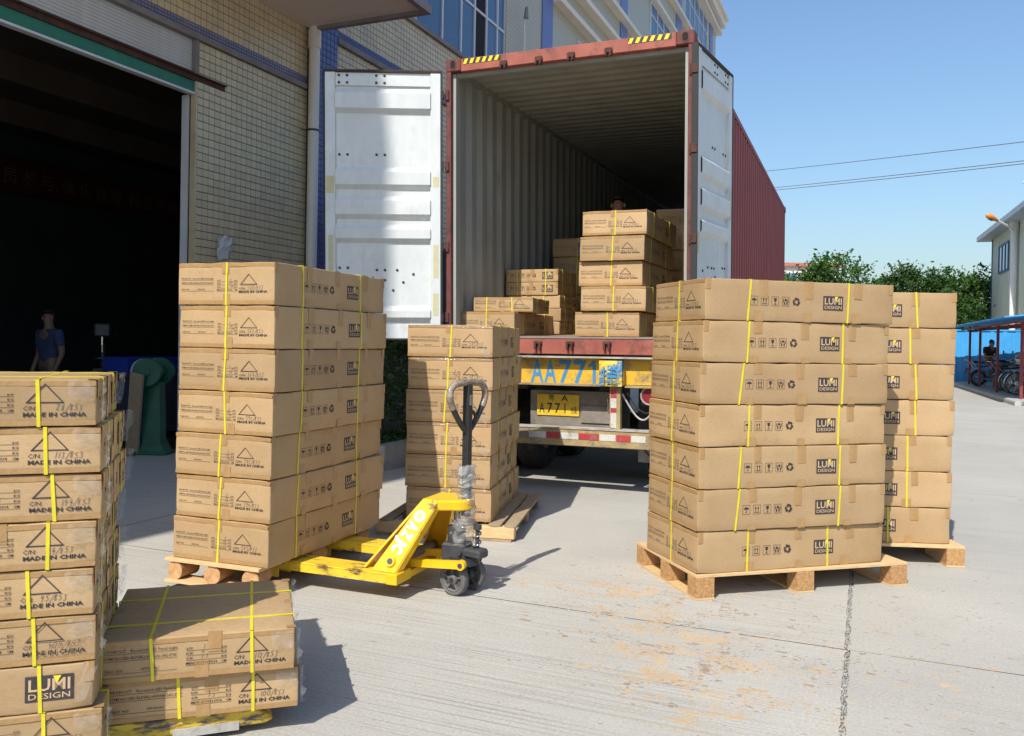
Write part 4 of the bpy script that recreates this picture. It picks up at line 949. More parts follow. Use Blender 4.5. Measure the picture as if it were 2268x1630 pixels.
def strap_loop(name, pts, band, parent, wd=.0106):
    """closed flat strap through the corner points pts, band = direction across its width"""
    P = [Vector(p) for p in pts]; b = Vector(band); mb = MB(); cen = sum(P, Vector())/len(P)
    for i in range(len(P)):
        p, q = P[i], P[(i+1) % len(P)]
        mid = (p+q)/2; nrm = (q-p).cross(b).normalized()
        if nrm.dot(mid-cen) < 0: nrm = -nrm
        o = nrm*.0012
        a1, a2, a3, a4 = p-b*wd/2+o, p+b*wd/2+o, q+b*wd/2+o, q-b*wd/2+o
        i1, i2, i3, i4 = p-b*wd/2-o, p+b*wd/2-o, q+b*wd/2-o, q-b*wd/2-o
        mb.add([a1, a2, a3, a4, i1, i2, i3, i4], [(0, 1, 2, 3), (0, 3, 7, 4), (1, 5, 6, 2)])
    return mb.build(name, 'strap', parent, fix=False)
def tab_mesh(wd, down, over=.03, t=.0007):
    """tape folded over an edge; local: x across the tape, front = -y, hangs from z = 0 at the edge"""
    m = MB(); e = .0006
    m.add([(-wd/2, -t, -down), (wd/2, -t, -down), (wd/2, -t, e), (-wd/2, -t, e), (wd/2, over, e+t), (-wd/2, over, e+t)], [(0, 1, 2, 3), (3, 2, 4, 5)])
    return m.mesh('tape', 'tape')
TB = {'long': tab_mesh(.05, .085), 'short': tab_mesh(.055, .045), 'mid': tab_mesh(.045, .060), 'corner': tab_mesh(.03, .060)}
def strip_mesh(w, l, h, hh):
    m = MB(); m.add([(-w/2+.004, 0, 0), (w/2-.004, 0, 0), (w/2-.004, 0, hh), (-w/2+.004, 0, hh)], [(0, 1, 2, 3)]); return m.mesh('tape', 'tape')
ST = {'L': strip_mesh(CW, CL, CH, .020), 'S': strip_mesh(SW, SW, SH, .016)}
def add_tabs(root, kind, w, l, h, rr):
    A = lambda me, loc, rz, up: link('tape', me, root, loc, (0 if up else math.pi, 0, rz))
    if kind == 'L': sp = ((.29, .53, .80), (.26, .53, .78))
    else: sp = ((.5,), (.46,))
    for sgn in (1, -1):
        for s in sp[0]:
            y = (-l/2+l*s+rr.uniform(-.02, .02))*sgn
            o = A(TB['long'], (sgn*(w/2+.0008), y, h), math.pi/2*sgn, True); o.rotation_euler[1] = rr.uniform(-.06, .06); o.scale = (rr.uniform(.85, 1.15), 1, rr.uniform(.6, 1.25))
        for s in sp[1]:
            y = (-l/2+l*s+rr.uniform(-.02, .02))*sgn
            o = A(TB['short'], (sgn*(w/2+.0008), y, 0), 0, True); o.rotation_euler = (0, math.pi+rr.uniform(-.05, .05), math.pi/2*sgn); o.scale = (rr.uniform(.85, 1.15), 1, rr.uniform(.6, 1.3))
    o = A(TB['mid'], (rr.uniform(-.02, .05), -l/2-.0006, h), 0, True)
    o = A(TB['mid'], (rr.uniform(-.02, .05), -l/2-.0006, 0), 0, True); o.rotation_euler = (0, math.pi, 0)
    for z in (.0035, h-.0035-(.020 if kind == 'L' else .016)): link('tape', ST[kind], root, (0, -l/2-.0008, z))
    for sgn in (1, -1):
        o = A(TB['corner'], (w/2+.0007, sgn*(l/2-.017), h), math.pi/2, True)
def carton(kind, name, label, cat, near, z, yaw, corner, number, seed, straps=None, group=None, side='front', qty=None, plain=False):
    """near = the world xy of one bottom corner; corner = its signs in carton axes (+1 right, -1 front)"""
    w, l, h = (CW, CL, CH) if kind == 'L' else (SW, SW, SH)
    rr = random.Random(seed*31+5)
    c, s = math.cos(yaw), math.sin(yaw)
    cx, cy = -corner[0]*w/2, -corner[1]*l/2
    loc = (near[0]+cx*c-cy*s, near[1]+cx*s+cy*c, z)
    root = thing(name, label, cat, loc, yaw, group)
    link('body', rounded_box(w, l, h, seed), root)
    if plain: return root
    link('printed_text', PR[kind], root)
    for sg in (1, -1):
        link('care_symbols', IC[(kind, sg)], root)
        a, b, d = LG[(kind, sg)]
        p = link('logo_panel', a, root); link('lettering', b, p); link('logo_mark', d, p)
    pl = front_plane(w, l, h); fp = flip(pl); hb = MB()
    if kind == 'L':
        put_hand(hb, number, .458, -.150, .022, fp, seed=seed, wid=.0014)
        hq = MB()
        for i, q in enumerate(qty or ('2', '20', '24')): put_hand(hq, q, .345+rr.uniform(-.008, .008), -(.100+.0172*i), .013, fp, seed=seed+i, wid=.0012)
    else:
        put_hand(hb, number, .500+rr.uniform(-.02, .02), -.096, .019, fp, seed=seed, wid=.0014)
        hq = MB()
        for i, q in enumerate(qty or ('1', '6', '7.5')): put_hand(hq, q, .325+rr.uniform(-.008, .008), -(.045+.0168*i), .013, fp, seed=seed+i, wid=.0012)
    hb.build('handwritten_number', 'pen', root, fix=False); hq.build('handwritten_quantity', 'pen', root, fix=False)
    add_tabs(root, kind, w, l, h, rr)
    e = .0016; ux, uy = w/2+e, l/2+e; z0, z1 = -.0004, h+e
    if kind == 'L':
        sx = (straps or {}).get('front', .324+rr.uniform(-.01, .01)); a = -w/2+sx; tl = (straps or {}).get('tilt', rr.uniform(-.012, .006))
        strap_loop('strap', [(a+tl, -uy, z0), (a, -uy, z1), (a, uy, z1), (a, uy, z0)], (1, 0, 0), root)
        for k, s0 in enumerate((straps or {}).get('side', (.262+rr.uniform(-.012, .012), .90+rr.uniform(-.02, .02)))):
            y = -l/2+s0; t2 = (straps or {}).get('stilt', (None, None))[k]
            if t2 is None: t2 = rr.uniform(-.022, .006)
            strap_loop('strap', [(ux, y+t2, z0), (ux, y, z1), (-ux, y, z1), (-ux, y+t2*.5, z0)], (0, 1, 0), root)
    else:
        for k, s0 in enumerate((straps or {}).get('front', (.19+rr.uniform(-.03, .03), .475+rr.uniform(-.015, .015)))):
            a = -w/2+s0; tl = rr.uniform(-.004, .010)
            strap_loop('strap', [(a+tl, -uy, z0), (a, -uy, z1), (a-.004, uy, z1), (a-.004, uy, z0)], (1, 0, 0), root)
        for k, s0 in enumerate((.15+rr.uniform(-.02, .02), .47+rr.uniform(-.02, .02))):
            y = -l/2+s0; tl = rr.uniform(-.006, .006)
            strap_loop('strap', [(ux, y+tl, z0), (ux, y, z1+.0008), (-ux, y, z1+.0008), (-ux, y, z0)], (0, 1, 0), root)
    return root
ORD = ['top', 'second from the top', 'third from the top', 'fourth from the top', 'fifth from the top', 'sixth from the top', 'seventh from the top', 'eighth from the top']
def jitter(base, yaw, dx, dy):
    return (base[0]+dx*math.cos(yaw)-dy*math.sin(yaw), base[1]+dx*math.sin(yaw)+dy*math.cos(yaw))
# --- stack on the log pallet with the yellow pallet jack
A_N, A_Y, A_Z = (-1.2821, 4.5471), -.3472, .1742
for i, num in enumerate(('560', '562', '564', '592', '593', '594', '595')):
    k = 6-i; jx = (.004, .009, .012, .007, -.002, -.002, -.008)[i]; dyaw = (.008, -.007, .009, -.006, .010, -.009, .003)[i]
    carton('L', 'long_carton', 'long carton numbered %s/853, %s on the log pallet' % (num, ORD[i] if i < 6 else 'bottom one'), 'carton',
           jitter(A_N, A_Y, jx, rnd.uniform(-.006, .006)), A_Z+PITCH_L*k, A_Y+dyaw, (1, -1), num+'/853', 100+i, group='long cartons on the log pallet',
           straps={'front': (.327, .322, .316, .318, .308, .312, .315)[i], 'tilt': (-.004, -.006, -.012, .010, -.012, -.016, -.010)[i]})
# --- stack on the new plywood pallet
B_N, B_Y, B_Z = (1.0473, 4.6916), .2838, .1416
for i, num in enumerate(('454', '561', '545', '556', '557', '558', '559')):
    k = 6-i; jx = (.020, .010, .0, -.004, .0, -.003, .004)[i]; dyaw = (-.014, .004, -.008, .007, -.003, -.007, .009)[i]
    st = {'side': ((.285, .928), (.290, .912), (.270, .924), (.315, .912), (.262, .914), (.262, .924), (.318, .846))[i],
          'stilt': ((-.020, -.008), (-.012, -.002), (-.028, -.008), (-.006, -.006), (-.016, -.004), (-.026, -.012), (-.004, .004))[i]}
    carton('L', 'long_carton', 'long carton numbered %s/853, %s on the plywood pallet' % (num, ORD[i] if i < 6 else 'bottom one'), 'carton',
           jitter(B_N, B_Y, jx, rnd.uniform(-.005, .005)), B_Z+PITCH_L*k, B_Y-math.pi/2+dyaw, (1, -1), num+'/853', 200+i, group='long cartons on the near plywood pallet', straps=st)
# --- stack behind it
C_N, C_Y, C_Z = (2.906, 5.557), -.085, .1377
for i in range(7):
    k = 6-i; jx = (.006, .008, .002, .012, -.002, .0, -.006)[i]
    sd = ((.25, .975), (.26, .94), (.25, .985), (.25, .98), (.26, .950), (.25, .945), (.27, .835))[i]
    carton('L', 'long_carton', 'long carton, %s in the stack half hidden behind the plywood pallet' % (ORD[i] if i < 6 else 'bottom one'), 'carton',
           jitter(C_N, C_Y, jx, rnd.uniform(-.006, .006)), C_Z+PITCH_L*k, C_Y-math.pi/2+rnd.uniform(-.011, .011), (1, 1), '46%d/853' % i, 300+i,
           group='long cartons on the far plywood pallet', straps={'side': sd, 'stilt': ((None, .014), (None, .006), (None, .012), (None, .008), (None, .004), (None, .004), (None, .002))[i]})
# --- stack on the weathered slat pallet
D_N, D_Y, D_Z = (-.1376, 6.0719), -.1677, .1177
for i, num in enumerate(('582', '583', '584', '585', '586', '587')):
    k = 5-i; jx = (.002, .004, -.004, .0, -.002, .01)[i]
    carton('L', 'long_carton', 'long carton numbered %s/853, %s on the weathered slat pallet' % (num, ORD[i] if i < 5 else 'bottom one'), 'carton',
           jitter(D_N, D_Y, jx, rnd.uniform(-.006, .006)), D_Z+PITCH_L*k, D_Y+(.0, -.012, .006, -.006, .008, .0)[i], (1, -1), num+'/853', 400+i,
           group='long cartons on the weathered pallet', straps={'front': (.33, .305, .30, .31, .305, .325)[i]})
# --- square cartons by the old yellow jack
L_N, L_Y, L_Z = (-1.297, 2.664), .330, .094
for i, num in enumerate(('28', '113', '144', '114', '95', '409', '', '369')):
    k = 7-i; jx = (-.004, .010, .014, .0, -.006, .002, .0, .024)[i]; yaw = L_Y+(.02, .0, -.005, .01, -.01, .005, .0, .012)[i]
    lab = ('square carton numbered %s/853, %s in the tall stack' % (num, ORD[i] if i < 7 else 'bottom one')) if num else \
          'square carton with dark logo forward, seventh from the top of the tall stack'
    c0 = jitter(L_N, L_Y, jx, rnd.uniform(-.006, .006))
    if num: carton('S', 'square_carton', lab, 'carton', c0, L_Z+PITCH_S*k, yaw, (1, -1), num+'/853', 500+i, group='square cartons in the tall stack',
                   straps={'front': ((.18, .468), (.18, .476), (.2, .492), (.2, .498), (.17, .448), (.18, .458), None, (.2, .468))[i]})
    else: carton('S', 'square_carton', lab, 'carton', c0, L_Z+PITCH_S*k, yaw-math.pi/2, (1, 1), '377/853', 500+i, group='square cartons in the tall stack')
carton('S', 'square_carton', 'square brown carton numbered 112/853, upper of two lying on the old yellow jack', 'carton', (-1.3594, 2.815), .2445, .292, (-1, -1), '112/853', 520,
       group='two square cartons on the old yellow jack', straps={'front': (.160, .487)})
carton('S', 'square_carton', 'square brown carton numbered 100/853, lower of two lying on the old yellow jack', 'carton', (-1.353, 2.8496), .0945, .294, (-1, -1), '100/853', 521,
       group='two square cartons on the old yellow jack', straps={'front': (.230, .478)})
# --- cartons inside the container
for i, (p, z, num) in enumerate((((.658, 8.18), 2.4515, '579'), ((.638, 8.18), 2.2085, '567'), ((.635, 8.23), 1.970, '571'), ((.648, 8.10), 1.726, '581'), ((.600, 8.15), 1.4835, '575'))):
    carton('L', 'long_carton', 'long carton numbered %s/853, %s in the container stack' % (num, ORD[i] if i < 4 else 'bottom one'), 'carton',
           p, z, -.41+(.0, .01, -.008, .012, .0)[i], (-1, -1), num+'/853', 600+i, group='long cartons stacked inside the container')
carton('L', 'long_carton', 'long brown carton numbered 580/853 under a square one at the open container door', 'carton', (-.572, 8.70), 1.4855, -.372, (-1, -1), '580/853', 610)
carton('S', 'square_carton', 'square brown carton lying on a long one at the open container door', 'carton', (-.403, 8.70), 1.7225, -.30, (-1, -1), '97/853', 611, straps={'front': (.145, .41)})
for i in range(5):
    k = 4-i; z = 1.512+PITCH_S*k
    o = carton('S', 'square_carton', 'square carton, %s of the low five inside the container' % (ORD[i] if i < 4 else 'bottom one'), 'carton',
           ((-.080, 9.795) if i < 2 else (-.055+.012*(i % 2), 9.80)), z, (-.394-math.pi/2 if i < 2 else -.394+math.pi), ((1, -1) if i < 2 else (1, 1)), '9%d/853' % i, 620+i, group='square cartons in the container')
# --- cartons deep in the container, in the dark
deep = ((.55, 10.75, 1.525, -.39, 2, 'tall pair of long brown cartons'),)
KE = Vector((math.sin(.3754), math.cos(.3754))); KN = Vector((math.cos(.3754), -math.sin(.3754)))
K0 = Vector((-.6582, 8.471))
def kpos(a, b): p = K0+KN*a+KE*b; return (p.x, p.y)
for j in range(6):
    carton('L', 'long_carton', 'long carton in the dark right container corner, %s of its stack' % (ORD[5-j] if j else 'bottom one'), 'carton',
           kpos(1.66, 2.0+.02*(j % 2)), 1.505+.0242*2.0+PITCH_L*j, -.375+.01*(j % 3), (-1, -1), '51%d/853' % j, 640+j, group='dark long cartons along the right container wall')
for j in range(5):
    carton('L', 'long_carton', 'long carton under the cloth deep in the container, %s of its stack' % (ORD[4-j] if j else 'bottom one'), 'carton',
           kpos(.22, 2.6+.02*(j % 2)), 1.505+.0242*2.4+PITCH_L*j, -.375-.01*(j % 2), (-1, -1), '52%d/853' % j, 650+j, group='dark long cartons behind the front stack')
# --- clear film bunched at the corners of wrapped cartons
def film_mesh(sz, seed, amp=.010):
    rr = random.Random(seed); m = MB(); n = 9; vs = []
    for i in range(n):
        for j in range(n):
            u, v = i/(n-1)-.5, j/(n-1)-.5; e = max(abs(u), abs(v))*2
            vs.append((u*sz[0]*(1+rr.uniform(-.12, .12)), -.004-abs(rr.gauss(0, 1))*amp*(.4+.6*e), v*sz[1]*(1+rr.uniform(-.10, .10))))
    m.sm = True; m.add(vs, [(i*n+j, (i+1)*n+j, (i+1)*n+j+1, i*n+j+1) for i in range(n-1) for j in range(n-1)])
    return m.mesh('film_scrap', 'film')
FILM = [film_mesh((.07, .06), k) for k in range(5)]+[film_mesh((.60, .018), 20+k, .004) for k in range(3)]+[film_mesh((.04, .12), 30+k, .010) for k in range(3)]
for o in list(bpy.data.objects):
    lb = o.get('label', '')
    if 'in the tall stack' in lb or 'of the tall stack' in lb or 'two lying' in lb:
        rr = random.Random(lb)
        link('film_scrap', FILM[rr.randrange(5)], o, (SW/2-.045, -SW/2, SH-.035), (0, 0, .1)); link('film_scrap', FILM[8+rr.randrange(3)], o, (SW/2+.002, -SW/2+.03, SH/2), (0, 0, math.pi/2))
        link('film_scrap', FILM[8+rr.randrange(3)], o, (SW/2+.004, SW/2-.02, SH*.6), (0, .3, math.pi/2-.5))
    elif 'weathered slat' in lb and o.type == 'EMPTY' and o.get('category') == 'carton':
        rr = random.Random(lb); link('film_scrap', FILM[5+rr.randrange(3)], o, (0, -CL/2, CH-.008)); link('film_scrap', FILM[rr.randrange(5)], o, (CW/2-.05, -CL/2, .035), (0, .5, 0))
# ================================================================ pallets
def plywood_pallet(label, near, yaw, lx, ly, ztop, group):
    """near corner at the origin, x along the long side, y away"""
    p = thing('plywood_pallet', label, 'pallet', (near[0], near[1], 0), yaw, group)
    m = MB(); m.b2((0, 0, ztop-.017), (lx, ly, ztop), .0015); m.build('deck', 'wood_new', p)
    m = MB(); hb = ztop-.017-.012-.002; m.box((0, 0, 0), (.115, .10, hb), None, .002); bme = m.mesh('block', 'chip_block')
    for fx in (.0575, lx/2, lx-.0575):
        for fy in (.05, ly/2, ly-.05): link('block', bme, p, (fx, fy, .012+hb/2+.001), (0, 0, rnd.uniform(-.03, .03)))
    m = MB(); m.b2((-.001, 0, .001), (.116, ly, .0125)); me = m.mesh('bottom_board', 'wood_new')
    for fx in (0, lx/2-.0575, lx-.115): link('bottom_board', me, p, (fx, 0, 0))
    return p
plywood_pallet('new plywood pallet on chipboard blocks under the stack in the open yard', (1.043, 4.698-.012), .272, 1.40, .80, B_Z-.001, 'plywood pallets')
cN = jitter(C_N, C_Y, .07, -.05)
pc = plywood_pallet('new plywood pallet under the stack standing behind the other plywood pallet', jitter(cN, C_Y, -1.40, 0), C_Y, 1.40, .80, C_Z-.001, 'plywood pallets')
# log pallet, lifted a little by the jack
pa = thing('log_pallet', 'pale pallet with round log feet under the stack beside the yellow jack', 'pallet', (A_N[0], A_N[1], 0), A_Y)
zt = A_Z-.001; x0, x1, y0, y1 = -.675, -.045, -.035, 1.20
m = MB(); m.b2((x0, y0, zt-.018), (x1, y1, zt), .0015); m.build('deck', 'wood_new', pa)
lg = MB(); lg.cyl((0, 0, 0), (0, .14, 0), .051, n=18); 
me_l = MB(); me_l.cur = 0; me_l.v, me_l.f, me_l.smooth = lg.v, lg.f, lg.smooth; me_l.mi = [0]*(len(lg.f)-2)+[1, 1]
lme = me_l.mesh('log_foot', ['log', 'wood_end'])
for fx in (x0+.062, (x0+x1)/2, x1-.062):
    for fy in (y0+.012, (y0+y1)/2-.07, y1-.152): link('log_foot', lme, pa, (fx, fy, zt-.018-.051+.001), (0, rnd.random()*6, rnd.uniform(-.12, .12)))
for fx in (y0, (y0+y1)/2-.06, y1-.12): m = MB(); m.b2((x0, fx, zt-.136), (x1, fx+.12, zt-.118), .001); m.build('bottom_board', 'wood_new', pa)
m = MB()
# weathered slat pallet
pd = thing('slat_pallet', 'weathered grey slat pallet under the stack in the middle of the yard', 'pallet', (D_N[0], D_N[1], 0), D_Y)
zt = D_Z-.001; X0_, X1_, Y0_, Y1_ = -.83, .19, -.075, 1.28
for fx in (-.80, -.60, -.40, -.20, .00, .115):
    m = MB(); q = []
    for k in range(7): a = math.pi+math.pi*k/6; q.append((fx+.045+.045*math.cos(a)*1.0, Y0_+.03+.02*math.sin(a), zt-.016))
    q = [(fx, Y1_, zt-.016), (fx, Y0_+.03, zt-.016)]+q[1:-1]+[(fx+.09, Y0_+.03, zt-.016), (fx+.09, Y1_, zt-.016)]
    m.prism(q, (0, 0, .016)); m.build('slat', 'wood_old', pd)
for fy in (Y0_+.01, (Y0_+Y1_)/2-.05, Y1_-.11):
    m = MB(); m.b2((X0_, fy, zt-.016-.085), (X1_, fy+.09, zt-.0165), .006); m.build('bearer', 'wood_old' if fy > 0 else 'wood_new', pd)
    m = MB(); m.b2((X0_+.02, fy-.01, .001), (X1_-.02, fy+.10, zt-.1005)); m.build('bottom_board', 'wood_old', pd)
# ================================================================ yellow pallet jack
JY = R(158.5)
jk = thing('pallet_jack', 'yellow hand pallet jack with black handle wrapped in bubble film', 'pallet jack', (-.253, 4.776, 0), JY)
FZ0, FZ1, HWD = .100, .152, .345
def chan(m, x0, x1, ya, yb, z0, z1, t=.008):
    """fork: inverted channel"""
    m.b2((x0, ya, z1-t), (x1, yb, z1), .003); m.b2((x0, ya, z0), (x1, ya+t, z1-t)); m.b2((x0, yb-t, z0), (x1, yb, z1-t))
for sg in (1, -1):
    m = MB(); ya, yb = (HWD-.165, HWD) if sg > 0 else (-HWD, -HWD+.165)
    chan(m, .30, 1.36, ya, yb, FZ0, FZ1)
    q = [(1.36, ya, FZ1-.008), (1.36, yb, FZ1-.008), (1.42, yb-.02, FZ1-.012), (1.46, (ya+yb)/2+.03, FZ1-.02), (1.46, (ya+yb)/2-.03, FZ1-.02), (1.42, ya+.02, FZ1-.012)]; m.prism(q, (0, 0, -.03))
    m.build('fork', 'jack_worn', jk)
    m = MB(); m.cyl((1.15, ya+.03, .041), (1.15, yb-.03, .041), .040, n=18); m.build('load_roller', 'rubber', jk)
    m = MB(); m.b2((1.02, ya+.02, .045), (1.16, ya+.032, FZ0+.02)); m.b2((1.02, yb-.032, .045), (1.16, yb-.02, FZ0+.02)); m.build('roller_frame', 'jack_worn', jk)
    # heel box closing the fork
    m = MB(); m.b2((.235, ya-.0, FZ0-.006), (.302, yb+.002, FZ1+.001), .004); m.build('heel', 'jack_yellow', jk)
    # slanting side plate
    top = [Vector((.105, sg*.115, .525)), Vector((.195, sg*.115, .525))]; bot = [Vector((.405, sg*(HWD-.03), FZ1)), Vector((.262, sg*(HWD-.03), FZ1))]
    m = MB(); nrm = Vector((0, sg, .6)).normalized()
    face = [top[0], top[1], bot[0], bot[1]]
    m.prism([p-nrm*.006 for p in face], nrm*.012)
    fl = Vector((-.02, -sg*.055, -.02))
    for a, b in ((top[0], bot[1]), (top[1], bot[0])):
        d = (b-a).normalized(); u = nrm.cross(d).normalized()*.005; m.prism([a-u, a+u, b+u, b-u], -nrm*.05)
    m.build('side_plate', 'jack_yellow', jk)
    # boss with the pivot pin
    pb = bot[1].lerp(bot[0], .42).lerp(top[0].lerp(top[1], .5), .13); m = MB(); m.cyl(pb-nrm*.002, pb+nrm*.02, .034, .028, 18); bs = m.build('pivot_boss', 'jack_yellow', jk)
    m = MB(); m.cyl(pb+nrm*.015, pb+nrm*.026, .016, n=14); m.build('pin', 'grey_steel', bs)
    # push rod
    m = MB(); yb_ = sg*.13; m.prism([(-.04, yb_-.012, .165), (-.04, yb_-.012, .21), (.30, yb_-.012, .185), (.40, yb_-.012, .15), (.30, yb_-.012, .145)], (0, .024, 0)); m.cyl((-.045, yb_-.016, .187), (-.045, yb_+.016, .187), .027, n=16); pr_ = m.build('push_rod', 'jack_yellow', jk)
    m = MB(); m.cyl((-.045, yb_-.022, .187), (-.045, yb_+.022, .187), .013, n=12); m.build('pin', 'grey_steel', pr_)
# lettering along the near plate: ring and letters reading down the plate
T0 = Vector((.105, .115, .525)).lerp(Vector((.195, .115, .525)), .5); T1 = Vector((.405, HWD-.03, FZ1)).lerp(Vector((.262, HWD-.03, FZ1)), .5)
nrm = Vector((.20-.085, 0, 0)).cross(T1-T0).normalized()
if nrm.y < 0: nrm = -nrm
dn = (T1-T0); Lp = dn.length; dn.normalize(); ac = nrm.cross(dn).normalized()
if ac.x > 0: ac = -ac
# text direction runs down the plate, letter tops towards +x side (the handle side is -x)
up_ = -ac if False else ac*-1
cpl = lambda a, b: T0+dn*a+up_*b*-1+nrm*.0095
m = MB()
for s_, a_, w_ in (('A', .150, .052), ('Z', .205, .050), ('J', .258, .034), ('C', .294, .050)): put_text(m, s_, a_, -.032, w=w_, h=.064, bold=.06, plane=cpl, res=2)
rc = .110; n = 24
for r0, r1 in ((.034, .020), (.013, .009)):
    V = [cpl(rc+r0*math.cos(2*math.pi*k/n), r0*math.sin(2*math.pi*k/n)) for k in range(n)]+[cpl(rc+r1*math.cos(2*math.pi*k/n), r1*math.sin(2*math.pi*k/n)) for k in range(n)]
    m.add(V, [(k, (k+1) % n, n+(k+1) % n, n+k) for k in range(n)])
m.build('plate_lettering', 'white_print', jk, fix=False)
# back plate between the side plates, torsion tube, head
m = MB(); m.prism([(.20, -.112, .515), (.20, .112, .515), (.46, HWD-.05, FZ1+.005), (.46, -HWD+.05, FZ1+.005)], (.010, 0, .006)); m.build('back_plate', 'jack_yellow', jk)
m = MB(); m.cyl((.33, -HWD+.06, .175), (.33, HWD-.06, .175), .026, n=16); m.build('torsion_tube', 'dusty_steel', jk)
m = MB(); m.b2((.24, -HWD+.165, FZ0), (.30, HWD-.165, FZ0+.035)); m.build('heel_bar', 'jack_yellow', jk)
q = [(.21, -.125, .470), (.21, .125, .470), (.085, .125, .470)]+[(.03+.085*math.cos(a), .095*math.sin(a), .470) for a in [math.pi/2+math.pi*k/12 for k in range(13)]]+[(.085, -.125, .470)]
m = MB(); m.prism(q, (0, 0, .06)); hd_ = m.build('head', 'jack_yellow', jk)
bv = hd_.modifiers.new('bevel', 'BEVEL'); bv.width = .012; bv.segments = 3; bv.limit_method = 'ANGLE'
m = MB(); m.cyl((.045, 0, .36), (.045, 0, .475), .019, n=18); m.build('piston', 'chrome', jk)
m = MB(); m.cyl((.045, 0, .20), (.045, 0, .37), .052, n=20); m.box((.04, 0, .23), (.15, .12, .10), None, .012); m.build('pump_body', 'grey_steel', jk)
stz = R(-14.5)
def sub(name, mat, m, rot=True):
    o = m.build(name, mat, jk)
    if rot: o.rotation_euler = (0, 0, stz)
    return o
m = MB(); m.box((-.045, 0, .235), (.20, .10, .05), None, .012); m.cyl((-.02, -.07, .235), (-.02, .07, .235), .016, n=12); sub('pump_base', 'grey_steel', m)
m = MB(); m.cyl((0, 0, .165), (0, 0, .205), .095, .085, 20); m.cyl((0, 0, .205), (0, 0, .215), .03, n=12); m.box((.0, 0, .178), (.12, .20, .026), None, .006); sub('steer_plate', 'black_steel', m)
m = MB(); m.cyl((0, -.11, .091), (0, .11, .091), .012, n=10); m.box((0, 0, .13), (.05, .035, .09), None, .006); sub('axle', 'black_steel', m)
for sg in (1, -1):
    c = (0, sg*.077-.025, .091); m = MB()
    m.lathe([(.072, .004), (.086, .002), (.0905, .008), (.0905, .042), (.086, .048), (.072, .046), (.072, .004)], c, 'Y', 32); wh = sub('steer_wheel', 'wheel_grey', m)
    m = MB(); m.lathe([(.060, .006), (.072, .004), (.072, .046), (.060, .044), (.060, .006)], c, 'Y', 28); m.lathe([(0, .0), (.03, .0), (.03, .05), (0, .05)], c, 'Y', 18); m.lathe([(0, .02), (.062, .02), (.062, .03), (0, .03)], c, 'Y', 20)
    for k in range(5):
        a = 2*math.pi*k/5+.3; m.box((c[0]+.046*math.cos(a), c[1]+.025, c[2]+.046*math.sin(a)), (.040, .044, .011), Euler((0, -a, 0)))
    m.build('wheel_hub', 'wheel_grey', wh)
    m = MB(); m.cyl((0, c[1]-.006, .091), (0, c[1]+.056, .091), .012, n=12); m.build('bearing', 'grey_steel', wh)
# spring beside the pump
m = MB(); m.tube([(-.088+.020*math.cos(t), -.012+.020*math.sin(t), .262+.012*t/1.45*.95) for t in [k*.35 for k in range(0, 90) if k*.35 < 12.5*1]], .0045, 7); sub('spring', 'chrome', m)
m = MB(); m.cyl((-.088, -.012, .26), (-.088, -.012, .385), .012, n=12); m.cyl((-.088, -.012, .365), (-.088, -.012, .39), .024, n=14); sub('spring_plunger', 'grey_steel', m)
# handle
HX = -.012
m = MB(); m.box((HX, 0, .80), (.042, .042, .74), None, .004); sub('handle_tube', 'black_steel', m)
half = [(0, .90), (.045, .935), (.10, 1.00), (.145, 1.065), (.160, 1.11), (.152, 1.15), (.120, 1.175), (.07, 1.182), (.0, 1.184)]
def smooth(P, it=2):
    for _ in range(it):
        Q = [P[0]]
        for i in range(len(P)-1): a, b = Vector(P[i]), Vector(P[i+1]); Q += [a*.75+b*.25, a*.25+b*.75]
        P = Q+[P[-1]]
    return P
for sg in (1, -1):
    pth = smooth([(HX, sg*y, z) for y, z in half]); lo_ = [p for p in pth if p[2] < 1.045]; hi_ = [p for p in pth if p[2] >= 1.035]
    m = MB(); m.tube(lo_, .0165, 12); sub('grip_arm', 'black_steel', m)
    m = MB(); m.tube(hi_, .0195, 12); sub('grip_sleeve', 'grip_wrap', m)
m = MB(); m.tube([(HX, .0, 1.04), (HX+.0, -.05, 1.015), (HX, -.075, .985), (HX, -.08, .962)], [.011, .010, .009, .008], 8); sub('release_lever', 'black_steel', m)
m = MB(); m.box((HX, -.005, 1.085), (.046, .030, .06), None, .003); sub('lever_housing', 'dusty_steel', m)
# bubble film wrapped round the lower handle
def wrap(z0, z1, r0, seed, dx=0):
    m = MB(); n, k = 26, 36; V = []
    for j in range(k):
        z = z0+(z1-z0)*j/(k-1)
        for i in range(n):
            a = 2*math.pi*i/n; p = Vector((math.cos(a)*2.2, math.sin(a)*2.2, z*26+seed))
            r = r0*(1+.34*noise.noise(p)+.16*noise.noise(p*2.7))+.012*abs(noise.noise(Vector((seed, a*1.5, z*60))))
            V.append((dx*(z1-z)/(z1-z0)+HX+r*math.cos(a), r*math.sin(a), z+.010*noise.noise(Vector((a*2, z*20, seed)))))
    m.sm = True; m.add(V, [(j*n+i, j*n+(i+1) % n, (j+1)*n+(i+1) % n, (j+1)*n+i) for j in range(k-1) for i in range(n)])
    return m
sub('bubble_wrap', 'bubble', wrap(.60, .72, .046, 1)); sub('bubble_wrap', 'clear_wrap', wrap(.54, .61, .031, 2)); sub('bubble_wrap', 'clear_wrap', wrap(.38, .56, .047, 3)); sub('bubble_wrap', 'clear_wrap', wrap(.27, .41, .062, 4, .03))
# ================================================================ old worn jack under the square cartons
oj = thing('worn_pallet_jack', 'worn yellow pallet jack with chipped paint carrying the square cartons', 'pallet jack', (-.835, 3.045, 0), .368)
